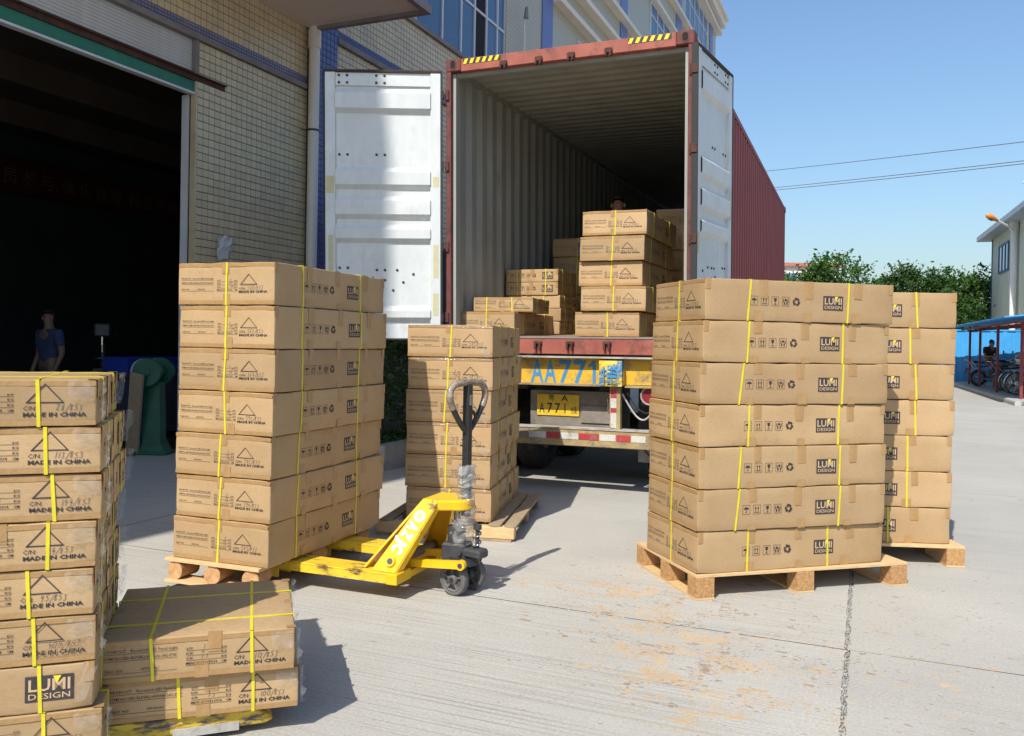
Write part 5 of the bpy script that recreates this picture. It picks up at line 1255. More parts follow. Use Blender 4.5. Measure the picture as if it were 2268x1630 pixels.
# local x points to the fork tip at the origin
for ya in (.0, .40):
    m = MB(); z1, z0 = .0925, .030; prf = [(-1.30, z1), (-.10, z1), (-.055, z1-.012), (-.02, z1-.030), (0, z0+.012), (-.03, z0), (-1.30, z0)]
    m.prism([(x, ya, z) for x, z in prf], (0, .165, 0)); f = m.build('fork', 'old_yellow', oj)
    b = f.modifiers.new('bevel', 'BEVEL'); b.width = .008; b.segments = 2; b.limit_method = 'ANGLE'
    m = MB(); m.cyl((-.18, ya+.03, .036), (-.18, ya+.135, .036), .035, n=18); m.build('load_roller', 'rubber', oj)
    m = MB(); m.b2((-.34, ya-.004, .022), (-.12, ya+.002, .052)); m.build('roller_bracket', 'pale_steel', oj)
m = MB(); m.b2((-1.36, -.01, .03), (-1.28, .575, .14), .006); m.build('heel_bar', 'old_yellow', oj)
m = MB(); m.prism([(-1.36, .16, .14), (-1.36, .40, .14), (-1.52, .36, .46), (-1.52, .20, .46)], (-.012, 0, 0)); m.b2((-1.66, .17, .42), (-1.50, .39, .48), .01); m.build('head', 'old_yellow', oj)
m = MB(); m.cyl((-1.62, .28, .18), (-1.62, .28, .44), .05, n=16); m.build('pump_body', 'grey_steel', oj)
for y in (.20, .31): m = MB(); m.lathe([(.03, 0), (.085, 0), (.09, .006), (.09, .044), (.085, .05), (.03, .05)], (-1.62, y, .091), 'Y', 24); m.build('steer_wheel', 'wheel_grey', oj)
m = MB(); m.cyl((-1.64, .28, .3), (-1.86, .28, 1.05), .018); m.tube([(-1.86, .28, 1.05), (-1.90, .16, 1.16), (-1.92, .16, 1.24), (-1.925, .28, 1.27), (-1.92, .40, 1.24), (-1.90, .40, 1.16), (-1.86, .28, 1.05)], .014); m.build('handle', 'black_steel', oj)
# ================================================================ right side of the yard
KA = .367; KD = Vector((math.sin(KA), math.cos(KA), 0)); KQ = Vector((math.cos(KA), -math.sin(KA), 0)); KB = Vector((12.93, 21.73, 0))
def YP(s, q, z): return KB+KD*s+KQ*q+Vector((0, 0, z))
def ybox(mb, s0, s1, q0, q1, z0, z1):
    P = [YP(s, q, z) for z in (z0, z1) for (s, q) in ((s0, q0), (s0, q1), (s1, q1), (s1, q0))]
    mb.add(P, [(0, 3, 2, 1), (4, 5, 6, 7), (0, 1, 5, 4), (1, 2, 6, 5), (2, 3, 7, 6), (3, 0, 4, 7)]); return mb
m = MB(); ybox(m, .0, 16, .14, 9, -.02, .125); pv = structure(m.build('pavement', 'concrete_far'))
kb = thing('kerb', 'rounded stone kerb in front of the parked motorcycles', 'kerb')
for k in range(14):
    m = MB(); s0, s1 = k*1.0+.006, (k+1)*1.0-.006
    q = [(.0, -.01), (.14, -.01), (.14, .135), (.05, .135), (.015, .12), (.0, .09)]; P = [YP(s0, a, z) for a, z in q]; m.prism(P, KD*(s1-s0)); m.build('kerb_stone', 'stone_kerb', kb)
for k in range(5):
    m = MB(); ybox(m, .0, .14, .15+k*.9, 1.04+k*.9, -.01, .135); m.build('kerb_stone', 'stone_kerb', kb)
# ---------------------------------------------------------------- blue bike shed
shd = thing('bike_shed', 'blue corrugated bike shed on dark red posts', 'shed')
for s_, q_ in ((4.9, .35), (8.6, .38), (11.2, .40), (1.2, .35), (4.9, 3.2), (8.6, 3.2), (11.2, 3.2)):
    m = MB(); c = YP(s_, q_, 0); m.box((c.x, c.y, .12+1.06), (.075, .075, 2.14), Euler((0, 0, -KA))); m.build('post', 'shed_red', shd)
def slab_(nm, mat, s0, s1, q0, q1, zz, t, n=0):
    m = MB()
    z = lambda q: zz+.10*(q-q0)
    P = [YP(s0, q0, z(q0)), YP(s1, q0, z(q0)), YP(s1, q1, z(q1)), YP(s0, q1, z(q1))]; m.prism(P, (0, 0, t)); return m.build(nm, mat, shd)
for k in range(15): slab_('roof_sheet', 'shed_blue', -.5+k*.9, .39+k*.9, -.35, 3.9, 2.26+.006*(k % 2), .03)
slab_('roof_beam', 'shed_red', -.5, 12.9, .30, .40, 2.18, .07); slab_('roof_beam', 'shed_red', -.5, 12.9, 3.15, 3.25, 2.48, .05)
for s_ in (.0, 1.2, 3.0, 4.9, 6.8, 8.6, 11.2): m = MB(); P = [YP(s_, .3, 2.10), YP(s_, 3.6, 2.43), YP(s_, 3.6, 2.50), YP(s_, .3, 2.17)]; m.prism(P, KD*.05); m.build('rafter', 'shed_red', shd)
# blue sheet fence closing the far end
fn = thing('blue_fence', 'bright blue ribbed metal fence behind the motorcycles', 'fence')
for k in range(13):
    m = MB(); q0 = -.9+k*.45
    for j in range(3): ybox(m, 14.1-(.03 if j == 1 else 0), 14.13-(.03 if j == 1 else 0), q0+j*.148, q0+(j+1)*.148+.002, .1, 2.2)
    m.build('fence_panel', 'shed_blue', fn)
m = MB(); ybox(m, 14.05, 14.12, -1.0, 5.0, 2.2, 2.26); m.build('fence_cap', 'shed_blue', fn)
m = MB(); ybox(m, 14.05, 14.16, -1.0, 5.0, .0, .12); m.build('fence_base', 'stone_kerb', fn)
# ---------------------------------------------------------------- far factory hall
fh = thing('factory_hall', 'pale green corrugated factory hall behind the blue shed', 'building')
HC = Vector((28.6, 50.6, 0)); 
def HP(s, q, z): return HC-KD*s+KQ*q+Vector((0, 0, z))
def hbox(mb, s0, s1, q0, q1, z0, z1):
    P = [HP(s, q, z) for z in (z0, z1) for (s, q) in ((s0, q0), (s0, q1), (s1, q1), (s1, q0))]
    mb.add(P, [(0, 3, 2, 1), (4, 5, 6, 7), (0, 1, 5, 4), (1, 2, 6, 5), (2, 3, 7, 6), (3, 0, 4, 7)]); return mb
V = []; 
cp = MB(); s_ = .0; P0, P1 = [], []
while s_ < 30:
    for ds, o in ((0, 0), (.2, 0), (.25, .035), (.35, .035), (.4, 0)):
        P0.append(HP(s_+ds, -o, 2.6)); P1.append(HP(s_+ds, -o, 8.0))
    s_ += .5
n = len(P0); cp.add(P0+P1, [(i, i+1, n+i+1, n+i) for i in range(n-1)]); cp.build('cladding', 'clad_cream', fh)
m = MB(); hbox(m, 0, 30, .0, .25, 0, 2.6); m.build('lower_wall', 'brick_grey', fh)
m = MB(); hbox(m, 0, 30, -.06, .0, 2.5, 2.62); hbox(m, -.03, .10, -.06, .06, 0, 8.0); m.build('corner_trim', 'clad_blue', fh)
m = MB(); hbox(m, -.9, 30, -.75, .6, 8.0, 8.28); m.build('eave', 'roof_grey', fh)
m = MB(); m.prism([HP(-.9, -.7, 8.28), HP(-.9, 9, 10.4), HP(-.9, 9, 8.28)], -KD*31); m.build('roof', 'roof_grey', fh)
m = MB(); hbox(m, -.02, .0, 0, 18, 0, 8.0); m.build('end_wall', 'clad_cream', fh)
def hwin(s0, s1, z0, z1):
    m = MB(); fr = .09
    hbox(m, s0, s1, -.10, -.03, z0, z0+fr); hbox(m, s0, s1, -.10, -.03, z1-fr, z1)
    for s in (s0, (s0*2+s1)/3, (s0+s1*2)/3, s1-fr): hbox(m, s, s+fr, -.095, -.035, z0+fr, z1-fr)
    wn = m.build('window', 'clad_blue', fh); m = MB(); hbox(m, s0+.02, s1-.02, -.06, -.05, z0+.05, z1-.05); m.build('pane', 'glass_blue', wn)
for s in (2.5, 10.5, 18): hwin(s, s+2.9, 5.75, 7.35); hwin(s, s+2.6, .9, 2.2)
for s in (7.9, 14.5, 21): m = MB(); m.cyl(HP(s, -.22, 0), HP(s, -.22, 8.0), .16, n=14); m.cyl(HP(s, -.22, 7.6), HP(s, -.22, 8.0), .22, n=14); m.build('downpipe', 'pole_white', fh)
# wall lamp with an orange hood
wl = thing('wall_street_lamp', 'orange hooded street lamp on an arm from the factory hall', 'street lamp')
a0, a1 = ony(2235, 502, 42.5), ony(2211, 489.5, 42.0); a2 = ony(2184.5, 475.5, 41.6); aw = HP(7.2, 0, 7.45)
m = MB(); m.cyl(aw, a0, .05, n=8); m.cyl(a0, a1, .05, n=8); m.build('arm', 'pole_white', wl)
ax = (a2-a1); Lx = ax.length; q = ax.to_track_quat('Z', 'Y'); m = MB()
m.lathe([(.04, 0), (.07, .08*Lx), (.11, .35*Lx), (.15, .6*Lx), (.135, .82*Lx), (.06, .97*Lx), (0, Lx)], a1, 'Z', 16, q.to_matrix()); m.build('hood', 'lamp_orange', wl)
m = MB(); m.lathe([(.0, .4*Lx), (.10, .5*Lx), (.105, .75*Lx), (0, .88*Lx)], a1+Vector((0, 0, -.06)), 'Z', 12, q.to_matrix()); m.build('lens', 'steel_dark', wl)
# roof bracket with an insulator
rb_ = thing('roof_insulator', 'small insulator bracket standing on the hall roof', 'bracket'); p0 = HP(7.6, .3, 8.5); m = MB(); m.cyl(p0+Vector((0, 0, -.4)), p0+Vector((0, 0, 1.5)), .04, n=8); m.build('rod', 'wire', rb_); m = MB(); m.lathe([(0, 0), (.16, .02), (.14, .10), (.07, .13), (.09, .22), (0, .25)], p0+Vector((0, 0, 1.5)), 'Z', 10); m.build('insulator', 'pole_white', rb_)
# ---------------------------------------------------------------- overhead wires between the tall building and a pole in the lane
up = thing('utility_pole', 'concrete pole carrying the overhead wires beside the bike shed', 'pole', (15.5, 19.6, 0)); m = MB(); m.cyl((0, 0, 0), (0, 0, 7.4), .15, .10, 12); m.build('shaft', 'stone_kerb', up); m = MB(); m.box((0, 0, 6.8), (.1, 1.4, .1)); m.build('cross_arm', 'steel_dark', up)
for k, (v0, v1, lab) in enumerate(((377, 312, 'thin overhead wire, highest of three across the sky'), (415.5, 354, 'thin overhead wire, middle of three across the sky'), (421, 360.5, 'thin overhead wire, lowest of three across the sky'))):
    vL = v0+(v0-v1)*(130/568); vR = v1-(v0-v1)*(345/568)
    p0, p1 = ony(1570, vL, 44.5), ony(2612, vR, 19.6); m = MB(); n = 24
    m.tube([p0.lerp(p1, i/n)-Vector((0, 0, .05*math.sin(math.pi*i/n))) for i in range(n+1)], .012, 5); tag(m.build('overhead_wire', 'wire'), lab, 'wire', 'overhead wires')
# ---------------------------------------------------------------- trees
def tree(label, u, top, y, wid, seed, leaf, n=150):
    b = ony(u, 800, y); b.z = 0; rr = random.Random(seed); ht = ony(u, top, y).z; ht = ht; rx = wid/2
    t = thing('broadleaf_tree', label, 'tree', b, 0, 'trees beyond the yard')
    m = MB(); m.tube([(0, 0, 0), (.05, .03, ht*.25), (-.04, .05, ht*.5), (.03, 0, ht*.82)], [.20, .16, .11, .04], 9); cl = []
    for k in range(n):
        while True:
            x, yy, z = rr.uniform(-1, 1), rr.uniform(-1, 1), rr.uniform(-1, 1)
            if x*x+yy*yy+z*z < 1 and x*x+yy*yy+z*z > .12: break
        sc = .80+.32*noise.noise(Vector((x*1.7+seed, yy*1.7, z*1.7)))
        c = Vector((x*rx*sc, yy*rx*sc*.9, ht*.58+z*ht*.42*sc)); 
        if c.z < ht*.16: continue
        cl.append(c)
    for c in cl[::6]: m.tube([(0, 0, ht*.25+.3*rr.random()), c*.5+Vector((0, 0, ht*.16)), c], [.06, .04, .015], 5)
    m.build('trunk', 'bark', t)
    lf = MB(); pts = []
    for c in cl:
        r = rr.uniform(.30, .70)
        for k in range(46):
            d = Vector((rr.gauss(0, 1), rr.gauss(0, 1), rr.gauss(0, .75))); pts.append(c+d*r*.5)
    for k in range(26):
        a = rr.random()*6.28; c = rr.choice(cl); d = Vector((math.cos(a)*.6, math.sin(a)*.6, rr.uniform(.5, 1.2))).normalized(); d = (d+Vector((c.x, c.y, 0))*.12).normalized()
        if c.z < ht*.55: continue
        ln = rr.uniform(.5, 1.1)
        for q in range(34): f_ = rr.random(); pts.append(c+d*ln*f_+Vector((rr.gauss(0, .12), rr.gauss(0, .12), rr.gauss(0, .10)))*(1.15-f_))
    leaves(lf, pts, .12, rr, .5); lf.build('crown', leaf, t, fix=False)
tree('bushy green tree with ragged top beside the red container', 1842, 545, 49, 6.6, 3, 'leaf_a', 210)
tree('low dark tree at the corner behind the red container', 1766, 590, 52, 4.2, 5, 'leaf_b', 120)
tree('small pale green tree in the gap between the two tree groups', 1945, 604, 58, 4.4, 8, 'leaf_a', 110)
tree('wide dark green tree rising behind the far carton stack', 2030, 566, 53, 6.8, 11, 'leaf_b', 240)
tree('dense green tree standing against the factory hall corner', 2135, 570, 53.5, 6.2, 17, 'leaf_a', 220)
tree('dark tree filling in behind the blue fence', 2090, 640, 50, 5.0, 23, 'leaf_b', 120)
# pale house beyond the trees
ho = thing('distant_house', 'pale distant house with red roof trim seen between container and trees', 'building'); c = ony(1768, 700, 75)
m = MB(); m.box((c.x+.4, 76, 4.2), (5.0, 5, 8.4)); m.build('wall', 'house_wall', ho)
m = MB(); m.box((c.x+.4, 76, 8.55), (5.6, 5.6, .3)); m.box((c.x+.4, 76, 5.9), (5.2, 5.2, .18)); m.build('roof', 'house_roof', ho)
for x in (-1.6, 0, 1.6): m = MB(); m.box((c.x+.4+x, 73.48, 7.2), (.9, .06, 1.2)); m.build('window', 'glass_blue', ho)
for k, (u, wd_, hh) in enumerate(((2000, 14, 5.0), (1890, 10, 5.2))):
    c = ony(u, 760, 95); m = MB(); m.box((c.x, 96, hh/2), (wd_, 6, hh)); o = m.build('far_building', 'house_wall'); tag(o, ('low pale far building behind the dark trees' if k == 0 else 'low pale far building behind the bushy tree'), 'building')
# ================================================================ motorcycles and bicycles
def wheel(parent, c, r, tw, rimmat, spokes, tyre='rubber', nsp=10, hubw=.05):
    """wheel in the xz plane at c"""
    m = MB(); m.tube([(c[0]+(r-tw)*math.cos(a), c[1], c[2]+(r-tw)*math.sin(a)) for a in [2*math.pi*k/28 for k in range(28)]], tw, 8, True); w_ = m.build('wheel', tyre, parent)
    m = MB(); m.tube([(c[0]+(r-2*tw)*math.cos(a), c[1], c[2]+(r-2*tw)*math.sin(a)) for a in [2*math.pi*k/28 for k in range(28)]], tw*.45, 6, True); m.cyl((c[0], c[1]-hubw, c[2]), (c[0], c[1]+hubw, c[2]), r*.16, n=12); m.build('rim', rimmat, w_)
    m = MB()
    for k in range(nsp):
        a = 2*math.pi*k/nsp; m.cyl((c[0], c[1]+hubw*.6*(-1)**k, c[2]), (c[0]+(r-2*tw)*math.cos(a), c[1], c[2]+(r-2*tw)*math.sin(a)), spokes, n=5, caps=False)
    m.build('spokes', rimmat, w_); return w_
def motorcycle(label, loc, yaw, paint, tyre='rubber', topbox=None, kick=True, five=True):
    o = thing('motorcycle', label, 'motorcycle', loc, yaw, 'motorcycles parked under the shed')   # +x is forward, origin under the rear wheel
    wheel(o, (0, 0, .30), .30, .055, 'bike_grey', .016 if five else .006, tyre, 5 if five else 18); wheel(o, (1.27, 0, .30), .30, .045, 'bike_grey', .016 if five else .006, tyre, 5 if five else 18)
    m = MB(); m.tube([(1.27, .08, .30), (1.16, .08, .62), (1.04, .07, .95)], .022); m.tube([(1.27, -.08, .30), (1.16, -.08, .62), (1.04, -.07, .95)], .022); m.build('fork', 'chrome', o)
    m = MB(); m.tube([(.0, .09, .30), (.55, .09, .36)], .022); m.tube([(0, -.09, .30), (.55, -.09, .36)], .022); m.tube([(1.05, 0, .85), (.75, 0, .78), (.1, 0, .70), (-.2, 0, .74)], .025); m.tube([(1.05, 0, .82), (.9, 0, .4), (.45, 0, .28), (.4, 0, .7)], .022); m.build('frame', 'bike_black', o)
    m = MB(); m.box((.68, 0, .42), (.36, .24, .30), None, .04); m.cyl((.75, 0, .5), (.85, 0, .66), .09, .08, 10); m.build('engine', 'bike_grey', o)
    m = MB(); m.lathe([(0, -.26), (.10, -.24), (.145, -.08), (.15, .08), (.11, .22), (0, .26)], (.78, 0, .82), 'X', 14); m.build('tank', paint, o)
    m = MB(); m.prism([(.55, -.12, .80), (.55, .12, .80), (-.22, .11, .83), (-.22, -.11, .83)], (0, 0, .075)); m.build('seat', 'bike_black', o)
    m = MB(); P = [(.34*math.cos(a), .34*math.sin(a)+.30) for a in [R(20)+R(125)*k/10 for k in range(11)]]
    for i in range(10): m.add([(P[i][0], -.07, P[i][1]), (P[i+1][0], -.07, P[i+1][1]), (P[i+1][0], .07, P[i+1][1]), (P[i][0], .07, P[i][1])], [(0, 1, 2, 3)])
    m.build('mudguard', paint, o)
    m = MB(); m.tube([(-.42, -.13, .93), (-.46, 0, .94), (-.42, .13, .93), (.15, .13, .88), (.15, -.13, .88), (-.42, -.13, .93)], .011); m.tube([(-.3, .13, .92), (-.1, .14, .66), (.1, .15, .5)], .011); m.tube([(-.3, -.13, .92), (-.1, -.14, .66), (.1, -.15, .5)], .011); m.tube([(-.15, .13, .91), (-.15, -.13, .91)], .009); m.tube([(-.28, .13, .92), (-.28, -.13, .92)], .009); m.build('luggage_rack', 'chrome', o)
    m = MB(); m.box((-.33, 0, .76), (.06, .14, .09), None, .015); m.build('tail_lamp', 'lamp_red', o)
    m = MB(); m.box((-.42, 0, .55), (.02, .16, .20), Euler((0, .35, 0))); m.build('mud_flap', 'rubber', o)
    m = MB(); m.tube([(.95, -.36, 1.06), (1.02, -.2, 1.05), (1.04, 0, .98), (1.02, .2, 1.05), (.95, .36, 1.06)], .013); m.build('handlebar', 'bike_black', o)
    for sg in (1, -1): m = MB(); m.tube([(1.0, sg*.26, 1.05), (1.02, sg*.30, 1.22)], .006); m.lathe([(0, 0), (.05, .01), (.05, .02), (0, .03)], (1.01, sg*.32, 1.25), 'X', 12); m.build('mirror', 'bike_black', o)
    m = MB(); m.lathe([(.03, -.12), (.08, -.05), (.095, .03), (.085, .045), (0, .05)], (1.16, 0, .90), 'X', 14); m.build('headlamp', 'chrome', o)
    m = MB(); m.tube([(.8, -.13, .3), (.4, -.15, .24), (-.2, -.16, .32)], [.025, .03, .045]); m.build('exhaust', 'chrome', o)
    m = MB(); m.cyl((.45, .14, .25), (.35, .30, .005), .012); m.cyl((.5, -.1, .3), (.45, -.16, .005), .012); m.build('stand', 'bike_black', o)
    if topbox:
        m = MB(); m.lathe([(0, -.17), (.20, -.16), (.25, -.06), (.26, .0), (.245, .07), (.16, .15), (0, .17)], (-.22, 0, 1.10), 'Z', 18); tbx = m.build('top_box', topbox, o); m = MB(); m.lathe([(.262, -.02), (.266, .0), (.262, .03)], (-.22, 0, 1.085), 'Z', 18); m.build('reflector_band', 'lamp_red', tbx)
    for ch in kids(o): pass
    return o
def bicycle(label, loc, yaw, paint):
    o = thing('bicycle', label, 'bicycle', loc, yaw, 'bicycles parked under the shed')
    wheel(o, (0, 0, .33), .33, .022, 'chrome', .0025, 'rubber', 20, .04); wheel(o, (1.05, 0, .33), .33, .022, 'chrome', .0025, 'rubber', 20, .04)
    m = MB(); m.tube([(0, .04, .33), (.42, 0, .30), (.30, 0, .80)], .013); m.tube([(.42, 0, .30), (.88, 0, .80), (.32, 0, .72), (0, .04, .33)], .014); m.build('frame', paint, o)
    m = MB(); m.tube([(1.05, .05, .33), (.93, .05, .66), (.88, 0, .80), (.85, 0, .95)], .012); m.tube([(1.05, -.05, .33), (.93, -.05, .66)], .012); m.build('fork', 'chrome', o)
    m = MB(); m.tube([(.70, -.27, 1.0), (.84, -.2, 1.02), (.86, 0, .97), (.84, .2, 1.02), (.70, .27, 1.0)], .011); m.build('handlebar', 'chrome', o)
    m = MB(); m.prism([(.10, -.10, .86), (.10, .10, .86), (.40, .02, .87), (.40, -.02, .87)], (0, 0, .05)); m.cyl((.30, 0, .78), (.26, 0, .87), .013); m.build('saddle', 'bike_black', o)
    m = MB()
    for sg in (-1, 1): m.tube([(0, sg*.06, .33), (-.12, sg*.07, .70), (.28, sg*.06, .70)], .007)
    for k in range(5): m.tube([(-.12+.09*k, -.07, .705), (-.12+.09*k, .07, .705)], .005)
    m.build('carrier', 'chrome', o)
    for cx in (0, 1.05):
        m = MB(); P = [(cx+.36*math.cos(a), .36*math.sin(a)+.33) for a in [R(40)+R(140)*k/12 for k in range(13)]]
        for i in range(12): m.add([(P[i][0], -.03, P[i][1]), (P[i+1][0], -.03, P[i+1][1]), (P[i+1][0], .03, P[i+1][1]), (P[i][0], .03, P[i][1])], [(0, 1, 2, 3)])
        m.build('mudguard', 'chrome', o)
    m = MB(); m.cyl((.42, -.05, .30), (.42, .05, .30), .085, n=16); m.tube([(.42, .08, .30), (.50, .08, .16)], .01); m.tube([(.42, -.08, .30), (.34, -.08, .44)], .01); m.build('crank', 'bike_grey', o)
    m = MB(); m.cyl((.02, .06, .3), (-.02, .16, .005), .008); m.build('stand', 'chrome', o)
    return o
hyaw = math.atan2(KQ.y, KQ.x)
zP = .126
mc1 = motorcycle('black motorcycle with chrome rack, last in the row by the blue fence', (16.75, 30.4, zP), hyaw+.30, 'bike_black')
mc2 = motorcycle('dusty motorcycle with spoked wheels parked between two red posts', (15.75, 27.2, zP), hyaw+.34, 'bike_black', 'wheel_grey', None, True, False)
bicycle('silver bicycle with wire wheels beside the red post', (15.15, 25.7, zP), hyaw+.28, 'bike_grey')
bicycle('dark red bicycle parked next to the top box motorcycle', (14.75, 24.7, zP), hyaw+.22, 'bike_red')
mc3 = motorcycle('dark red motorcycle with a grey top box behind the seat', (14.55, 23.6, zP), hyaw+.30, 'bike_red', 'rubber', 'bike_grey')
# ================================================================ people
def skin_mesh(name, nodes, edges, mat, parent, sub=2):
    me = bpy.data.meshes.new(name); keys = list(nodes); ix = {k: i for i, k in enumerate(keys)}
    me.from_pydata([nodes[k][:3] for k in keys], [(ix[a], ix[b]) for a, b in edges], [])
    o = link(name, me, parent); sm = o.modifiers.new('skin', 'SKIN')
    if not me.skin_vertices: 
        bm = bmesh.new(); bm.from_mesh(me); bm.verts.layers.skin.verify(); bm.to_mesh(me); bm.free()
    for i, k in enumerate(keys):
        r = nodes[k][3]; r = r if isinstance(r, tuple) else (r, r); me.skin_vertices[0].data[i].radius = r; me.skin_vertices[0].data[i].use_root = (i == 0)
    s = o.modifiers.new('sub', 'SUBSURF'); s.levels = sub; s.render_levels = sub; me.materials.append(MATS[mat]); return o
def person(label, loc, yaw, J, shirt, group=None):
    """J: joints (metres, facing -y), shared by the body and the clothes"""
    p = thing('person', label, 'person', loc, yaw, group)
    N_ = {}; Ed = []
    def nd(k, r): N_[k] = (*J[k], r)
    nd('pelvis', (.13, .10)); nd('waist', (.13, .095)); nd('chest', (.155, .11)); nd('neck', .052); nd('head', (.075, .092)); nd('crown', (.06, .075))
    Ed += [('pelvis', 'waist'), ('waist', 'chest'), ('chest', 'neck'), ('neck', 'head'), ('head', 'crown')]
    for s in 'LR':
        nd('sh'+s, .062); nd('el'+s, .043); nd('wr'+s, .028); nd('pa'+s, (.036, .018)); Ed += [('chest', 'sh'+s), ('sh'+s, 'el'+s), ('el'+s, 'wr'+s), ('wr'+s, 'pa'+s)]
        nd('hp'+s, .085); nd('kn'+s, .058); nd('an'+s, .038); nd('to'+s, .035); Ed += [('pelvis', 'hp'+s), ('hp'+s, 'kn'+s), ('kn'+s, 'an'+s), ('an'+s, 'to'+s)]
    skin_mesh('body', N_, Ed, 'skin', p)
    for s in 'LR':
        d = (Vector(J['pa'+s])-Vector(J['wr'+s])).normalized(); a = d.orthogonal().normalized()
        m = MB()
        for k in range(5):
            off = (k-2)*.016; ln = (.05, .075, .082, .076, .058)[k]; b = Vector(J['pa'+s])+a*off+(d*-.02 if k == 0 else d*.005); dd = (d+a*(-.5 if k == 0 else .05*(k-2))).normalized(); c = b+dd*ln*.55; e = c+(dd+Vector((0, 0, -.5))).normalized()*ln*.45
            m.tube([b-dd*.02, b, c, e], [.010, .010, .009, .007], 6)
        m.build('fingers', 'skin', p)
    H = Vector(J['head']); fw = Vector(J.get('face', (0, -1, 0))).normalized(); sd_ = fw.cross(Vector((0, 0, 1))).normalized()
    m = MB(); m.lathe([(0, .0), (.016, .01), (.012, .03), (.006, .05), (0, .055)], H+fw*.085+Vector((0, 0, -.03)), 'Z', 8); m.build('nose', 'skin', p)
    for sg in (1, -1):
        c = H+fw*.078+sd_*sg*.032+Vector((0, 0, .022)); m = MB(); m.lathe([(0, -.008), (.011, 0), (0, .008)], c, 'Z', 8); m.build('eye', 'hair', p)
        c = H+sd_*sg*.080; m = MB(); m.lathe([(0, -.03), (.012, -.02), (.016, .0), (.014, .025), (0, .032)], c, 'Z', 8); m.build('ear', 'skin', p)
    m = MB(); c = H+fw*.083+Vector((0, 0, -.052)); m.box(c, (.045, .012, .010), Matrix.Rotation(math.atan2(fw.y, fw.x)+math.pi/2, 4, 'Z')); m.build('mouth', 'lamp_red', p)
    m = MB(); n, k_ = 20, 10; V = []; c0 = H+Vector((0, 0, .018))-fw*.008; keep = []
    for j in range(k_+1):
        th = math.pi*.80*j/k_
        for i in range(n):
            ph_ = 2*math.pi*i/n; d = fw*math.sin(th)*math.cos(ph_)*.104+sd_*math.sin(th)*math.sin(ph_)*.090+Vector((0, 0, math.cos(th)*.118)); V.append(c0+d)
    def okv(p): return not ((p-c0).dot(fw) > .030 and p.z < c0.z+.055) and not (p.z < c0.z-.05 and (p-c0).dot(fw) > -.02)
    fs = [(j*n+i, j*n+(i+1) % n, (j+1)*n+(i+1) % n, (j+1)*n+i) for j in range(k_) for i in range(n)]
    m.sm = True; m.add(V, [f for f in fs if all(okv(V[q]) for q in f)]); ho_ = m.build('hair', 'hair', p); ho_.modifiers.new('solid', 'SOLIDIFY').thickness = .012
    T = {}; E3 = []
    T['pelvis'] = (*J['pelvis'], (.142, .112)); T['waist'] = (*J['waist'], (.146, .112)); T['chest'] = (*J['chest'], (.170, .125)); T['collar'] = (*(Vector(J['chest']).lerp(Vector(J['neck']), .72)), (.085, .075)); E3 = [('pelvis', 'waist'), ('waist', 'chest'), ('chest', 'collar')]
    for s in 'LR': T['sh'+s] = (*J['sh'+s], .078); T['sl'+s] = (*(Vector(J['sh'+s]).lerp(Vector(J['el'+s]), .72)), .062); E3 += [('chest', 'sh'+s), ('sh'+s, 'sl'+s)]
    skin_mesh('shirt', T, E3, shirt, p)
    T = {'pelvis': (*J['pelvis'], (.140, .115)), 'band': (*(Vector(J['pelvis']).lerp(Vector(J['waist']), .45)), (.140, .108))}; E3 = [('pelvis', 'band')]
    for s in 'LR': T['hp'+s] = (*J['hp'+s], .098); T['kn'+s] = (*J['kn'+s], .074); T['an'+s] = (*J['an'+s], .060); E3 += [('pelvis', 'hp'+s), ('hp'+s, 'kn'+s), ('kn'+s, 'an'+s)]
    skin_mesh('trousers', T, E3, 'trousers', p)
    for s in 'LR':
        a, t = Vector(J['an'+s]), Vector(J['to'+s]); m = MB(); d = (t-a); d.z = 0; ang = math.atan2(d.y, d.x); m.box(a.lerp(t, .55)+Vector((0, 0, -.02)), (.27, .095, .085), Matrix.Rotation(ang, 4, 'Z'), .03); m.build('shoe', 'bike_black', p)
    return p
STAND = dict(pelvis=(0, 0, .98), waist=(0, 0, 1.12), chest=(0, 0, 1.34), neck=(0, -.01, 1.52), head=(0, -.02, 1.63), crown=(0, -.005, 1.70), shL=(.19, 0, 1.42), elL=(.24, .02, 1.14), wrL=(.23, -.08, .92), paL=(.22, -.10, .85), shR=(-.19, 0, 1.42), elR=(-.24, .02, 1.14), wrR=(-.23, -.08, .92), paR=(-.22, -.10, .85),
             hpL=(.09, 0, .92), knL=(.10, -.01, .50), anL=(.10, .02, .09), toL=(.11, -.15, .05), hpR=(-.09, 0, .92), knR=(-.10, -.01, .50), anR=(-.10, .02, .09), toR=(-.11, -.15, .05))
person('person in a light blue shirt standing deep in the dark workshop', (-6.42, 11.75, .004), -.45, STAND, 'shirt_blue')
WK = {k: ((v[0], v[1], v[2]-.075) if v[2] > .6 else v) for k, v in STAND.items()}; WK['knL'] = (.10, -.16, .46); WK['knR'] = (-.10, -.16, .46)
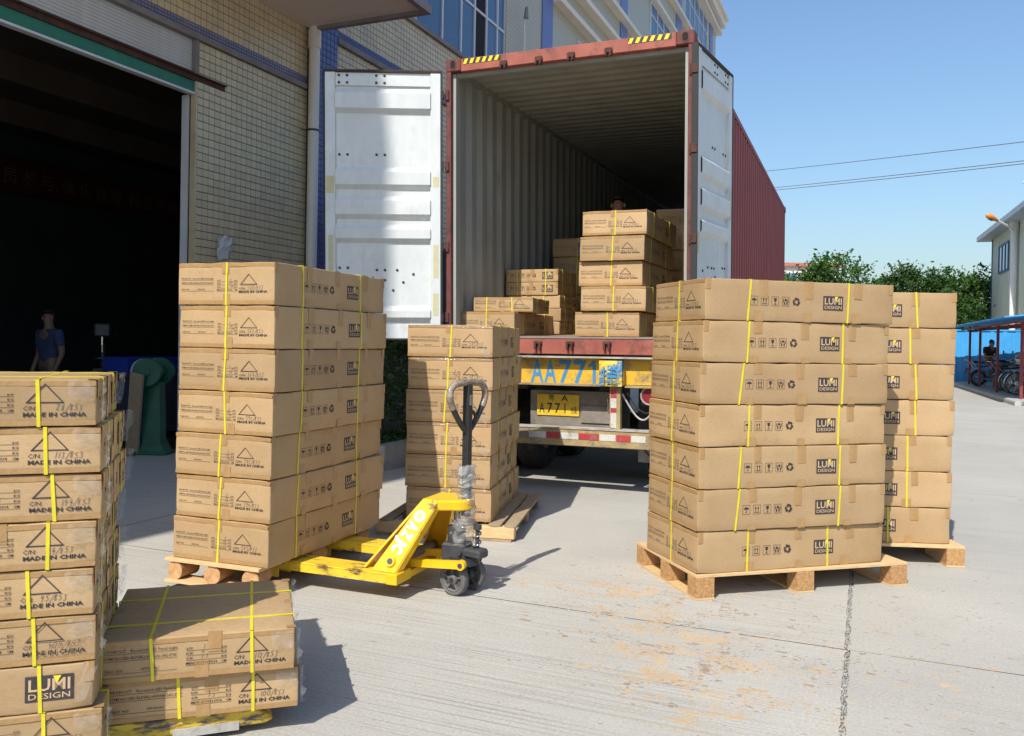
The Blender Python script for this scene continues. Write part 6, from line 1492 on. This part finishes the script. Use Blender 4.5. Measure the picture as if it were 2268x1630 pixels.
person('worker standing behind the carton stack inside the container, hair showing', (*kpos(1.12, 2.4), 1.3003+.165+KP_*2.4+.012), -.4, WK, 'shirt_black')
SIT = dict(pelvis=(0, 0, .96), waist=(0, .01, 1.08), chest=(.02, -.03, 1.30), neck=(.03, -.07, 1.46), head=(.04, -.11, 1.555), crown=(.04, -.10, 1.63), face=(.1, -1, -.35), shL=(.21, -.03, 1.37), elL=(.25, -.12, 1.11), wrL=(.08, -.30, 1.12), paL=(.02, -.33, 1.15), shR=(-.17, -.03, 1.37), elR=(-.24, -.12, 1.10), wrR=(-.06, -.30, 1.10), paR=(-.01, -.33, 1.14),
           hpL=(.10, -.03, .93), knL=(.16, -.42, .80), anL=(.17, -.38, .36), toL=(.18, -.52, .32), hpR=(-.10, -.03, .93), knR=(-.12, -.40, .74), anR=(-.12, -.36, .30), toR=(-.12, -.50, .26))
sp = ony(2190, 775, 29.6)
person('person in a black shirt sitting on a motorcycle looking down at a phone', (sp.x, sp.y, zP-.02), .15, SIT, 'shirt_black')
ph = MB(); ph.box((0, 0, 0), (.07, .012, .14), Euler((.7, 0, 0))); o = ph.build('phone', 'bike_black'); o.location = (sp.x+.05, sp.y-.36, zP+1.15); tag(o, 'dark phone held by the sitting person', 'phone')
# grey cloth hung on the deep cartons
m = MB(); n = 10; P = []; rr = random.Random(8); q = kpos(.70, 2.62)
for i in range(n):
    for j in range(n):
        u, v = i/(n-1)-.5, j/(n-1)-.5; P.append((q[0]+u*.30, q[1]+v*.12+.02*noise.noise(Vector((u*9, v*9, 1))), 2.775-.9*u*u*.5-.35*max(0, -v)+.05*noise.noise(Vector((u*6, v*6, 5)))))
m.sm = True; m.add(P, [(i*n+j, (i+1)*n+j, (i+1)*n+j+1, i*n+j+1) for i in range(n-1) for j in range(n-1)]); o = m.build('cloth_rag', 'cloth_purple'); sl_ = o.modifiers.new('solid', 'SOLIDIFY'); sl_.thickness = .006
tag(o, 'crumpled purple grey cloth lying on cartons inside the container', 'cloth')
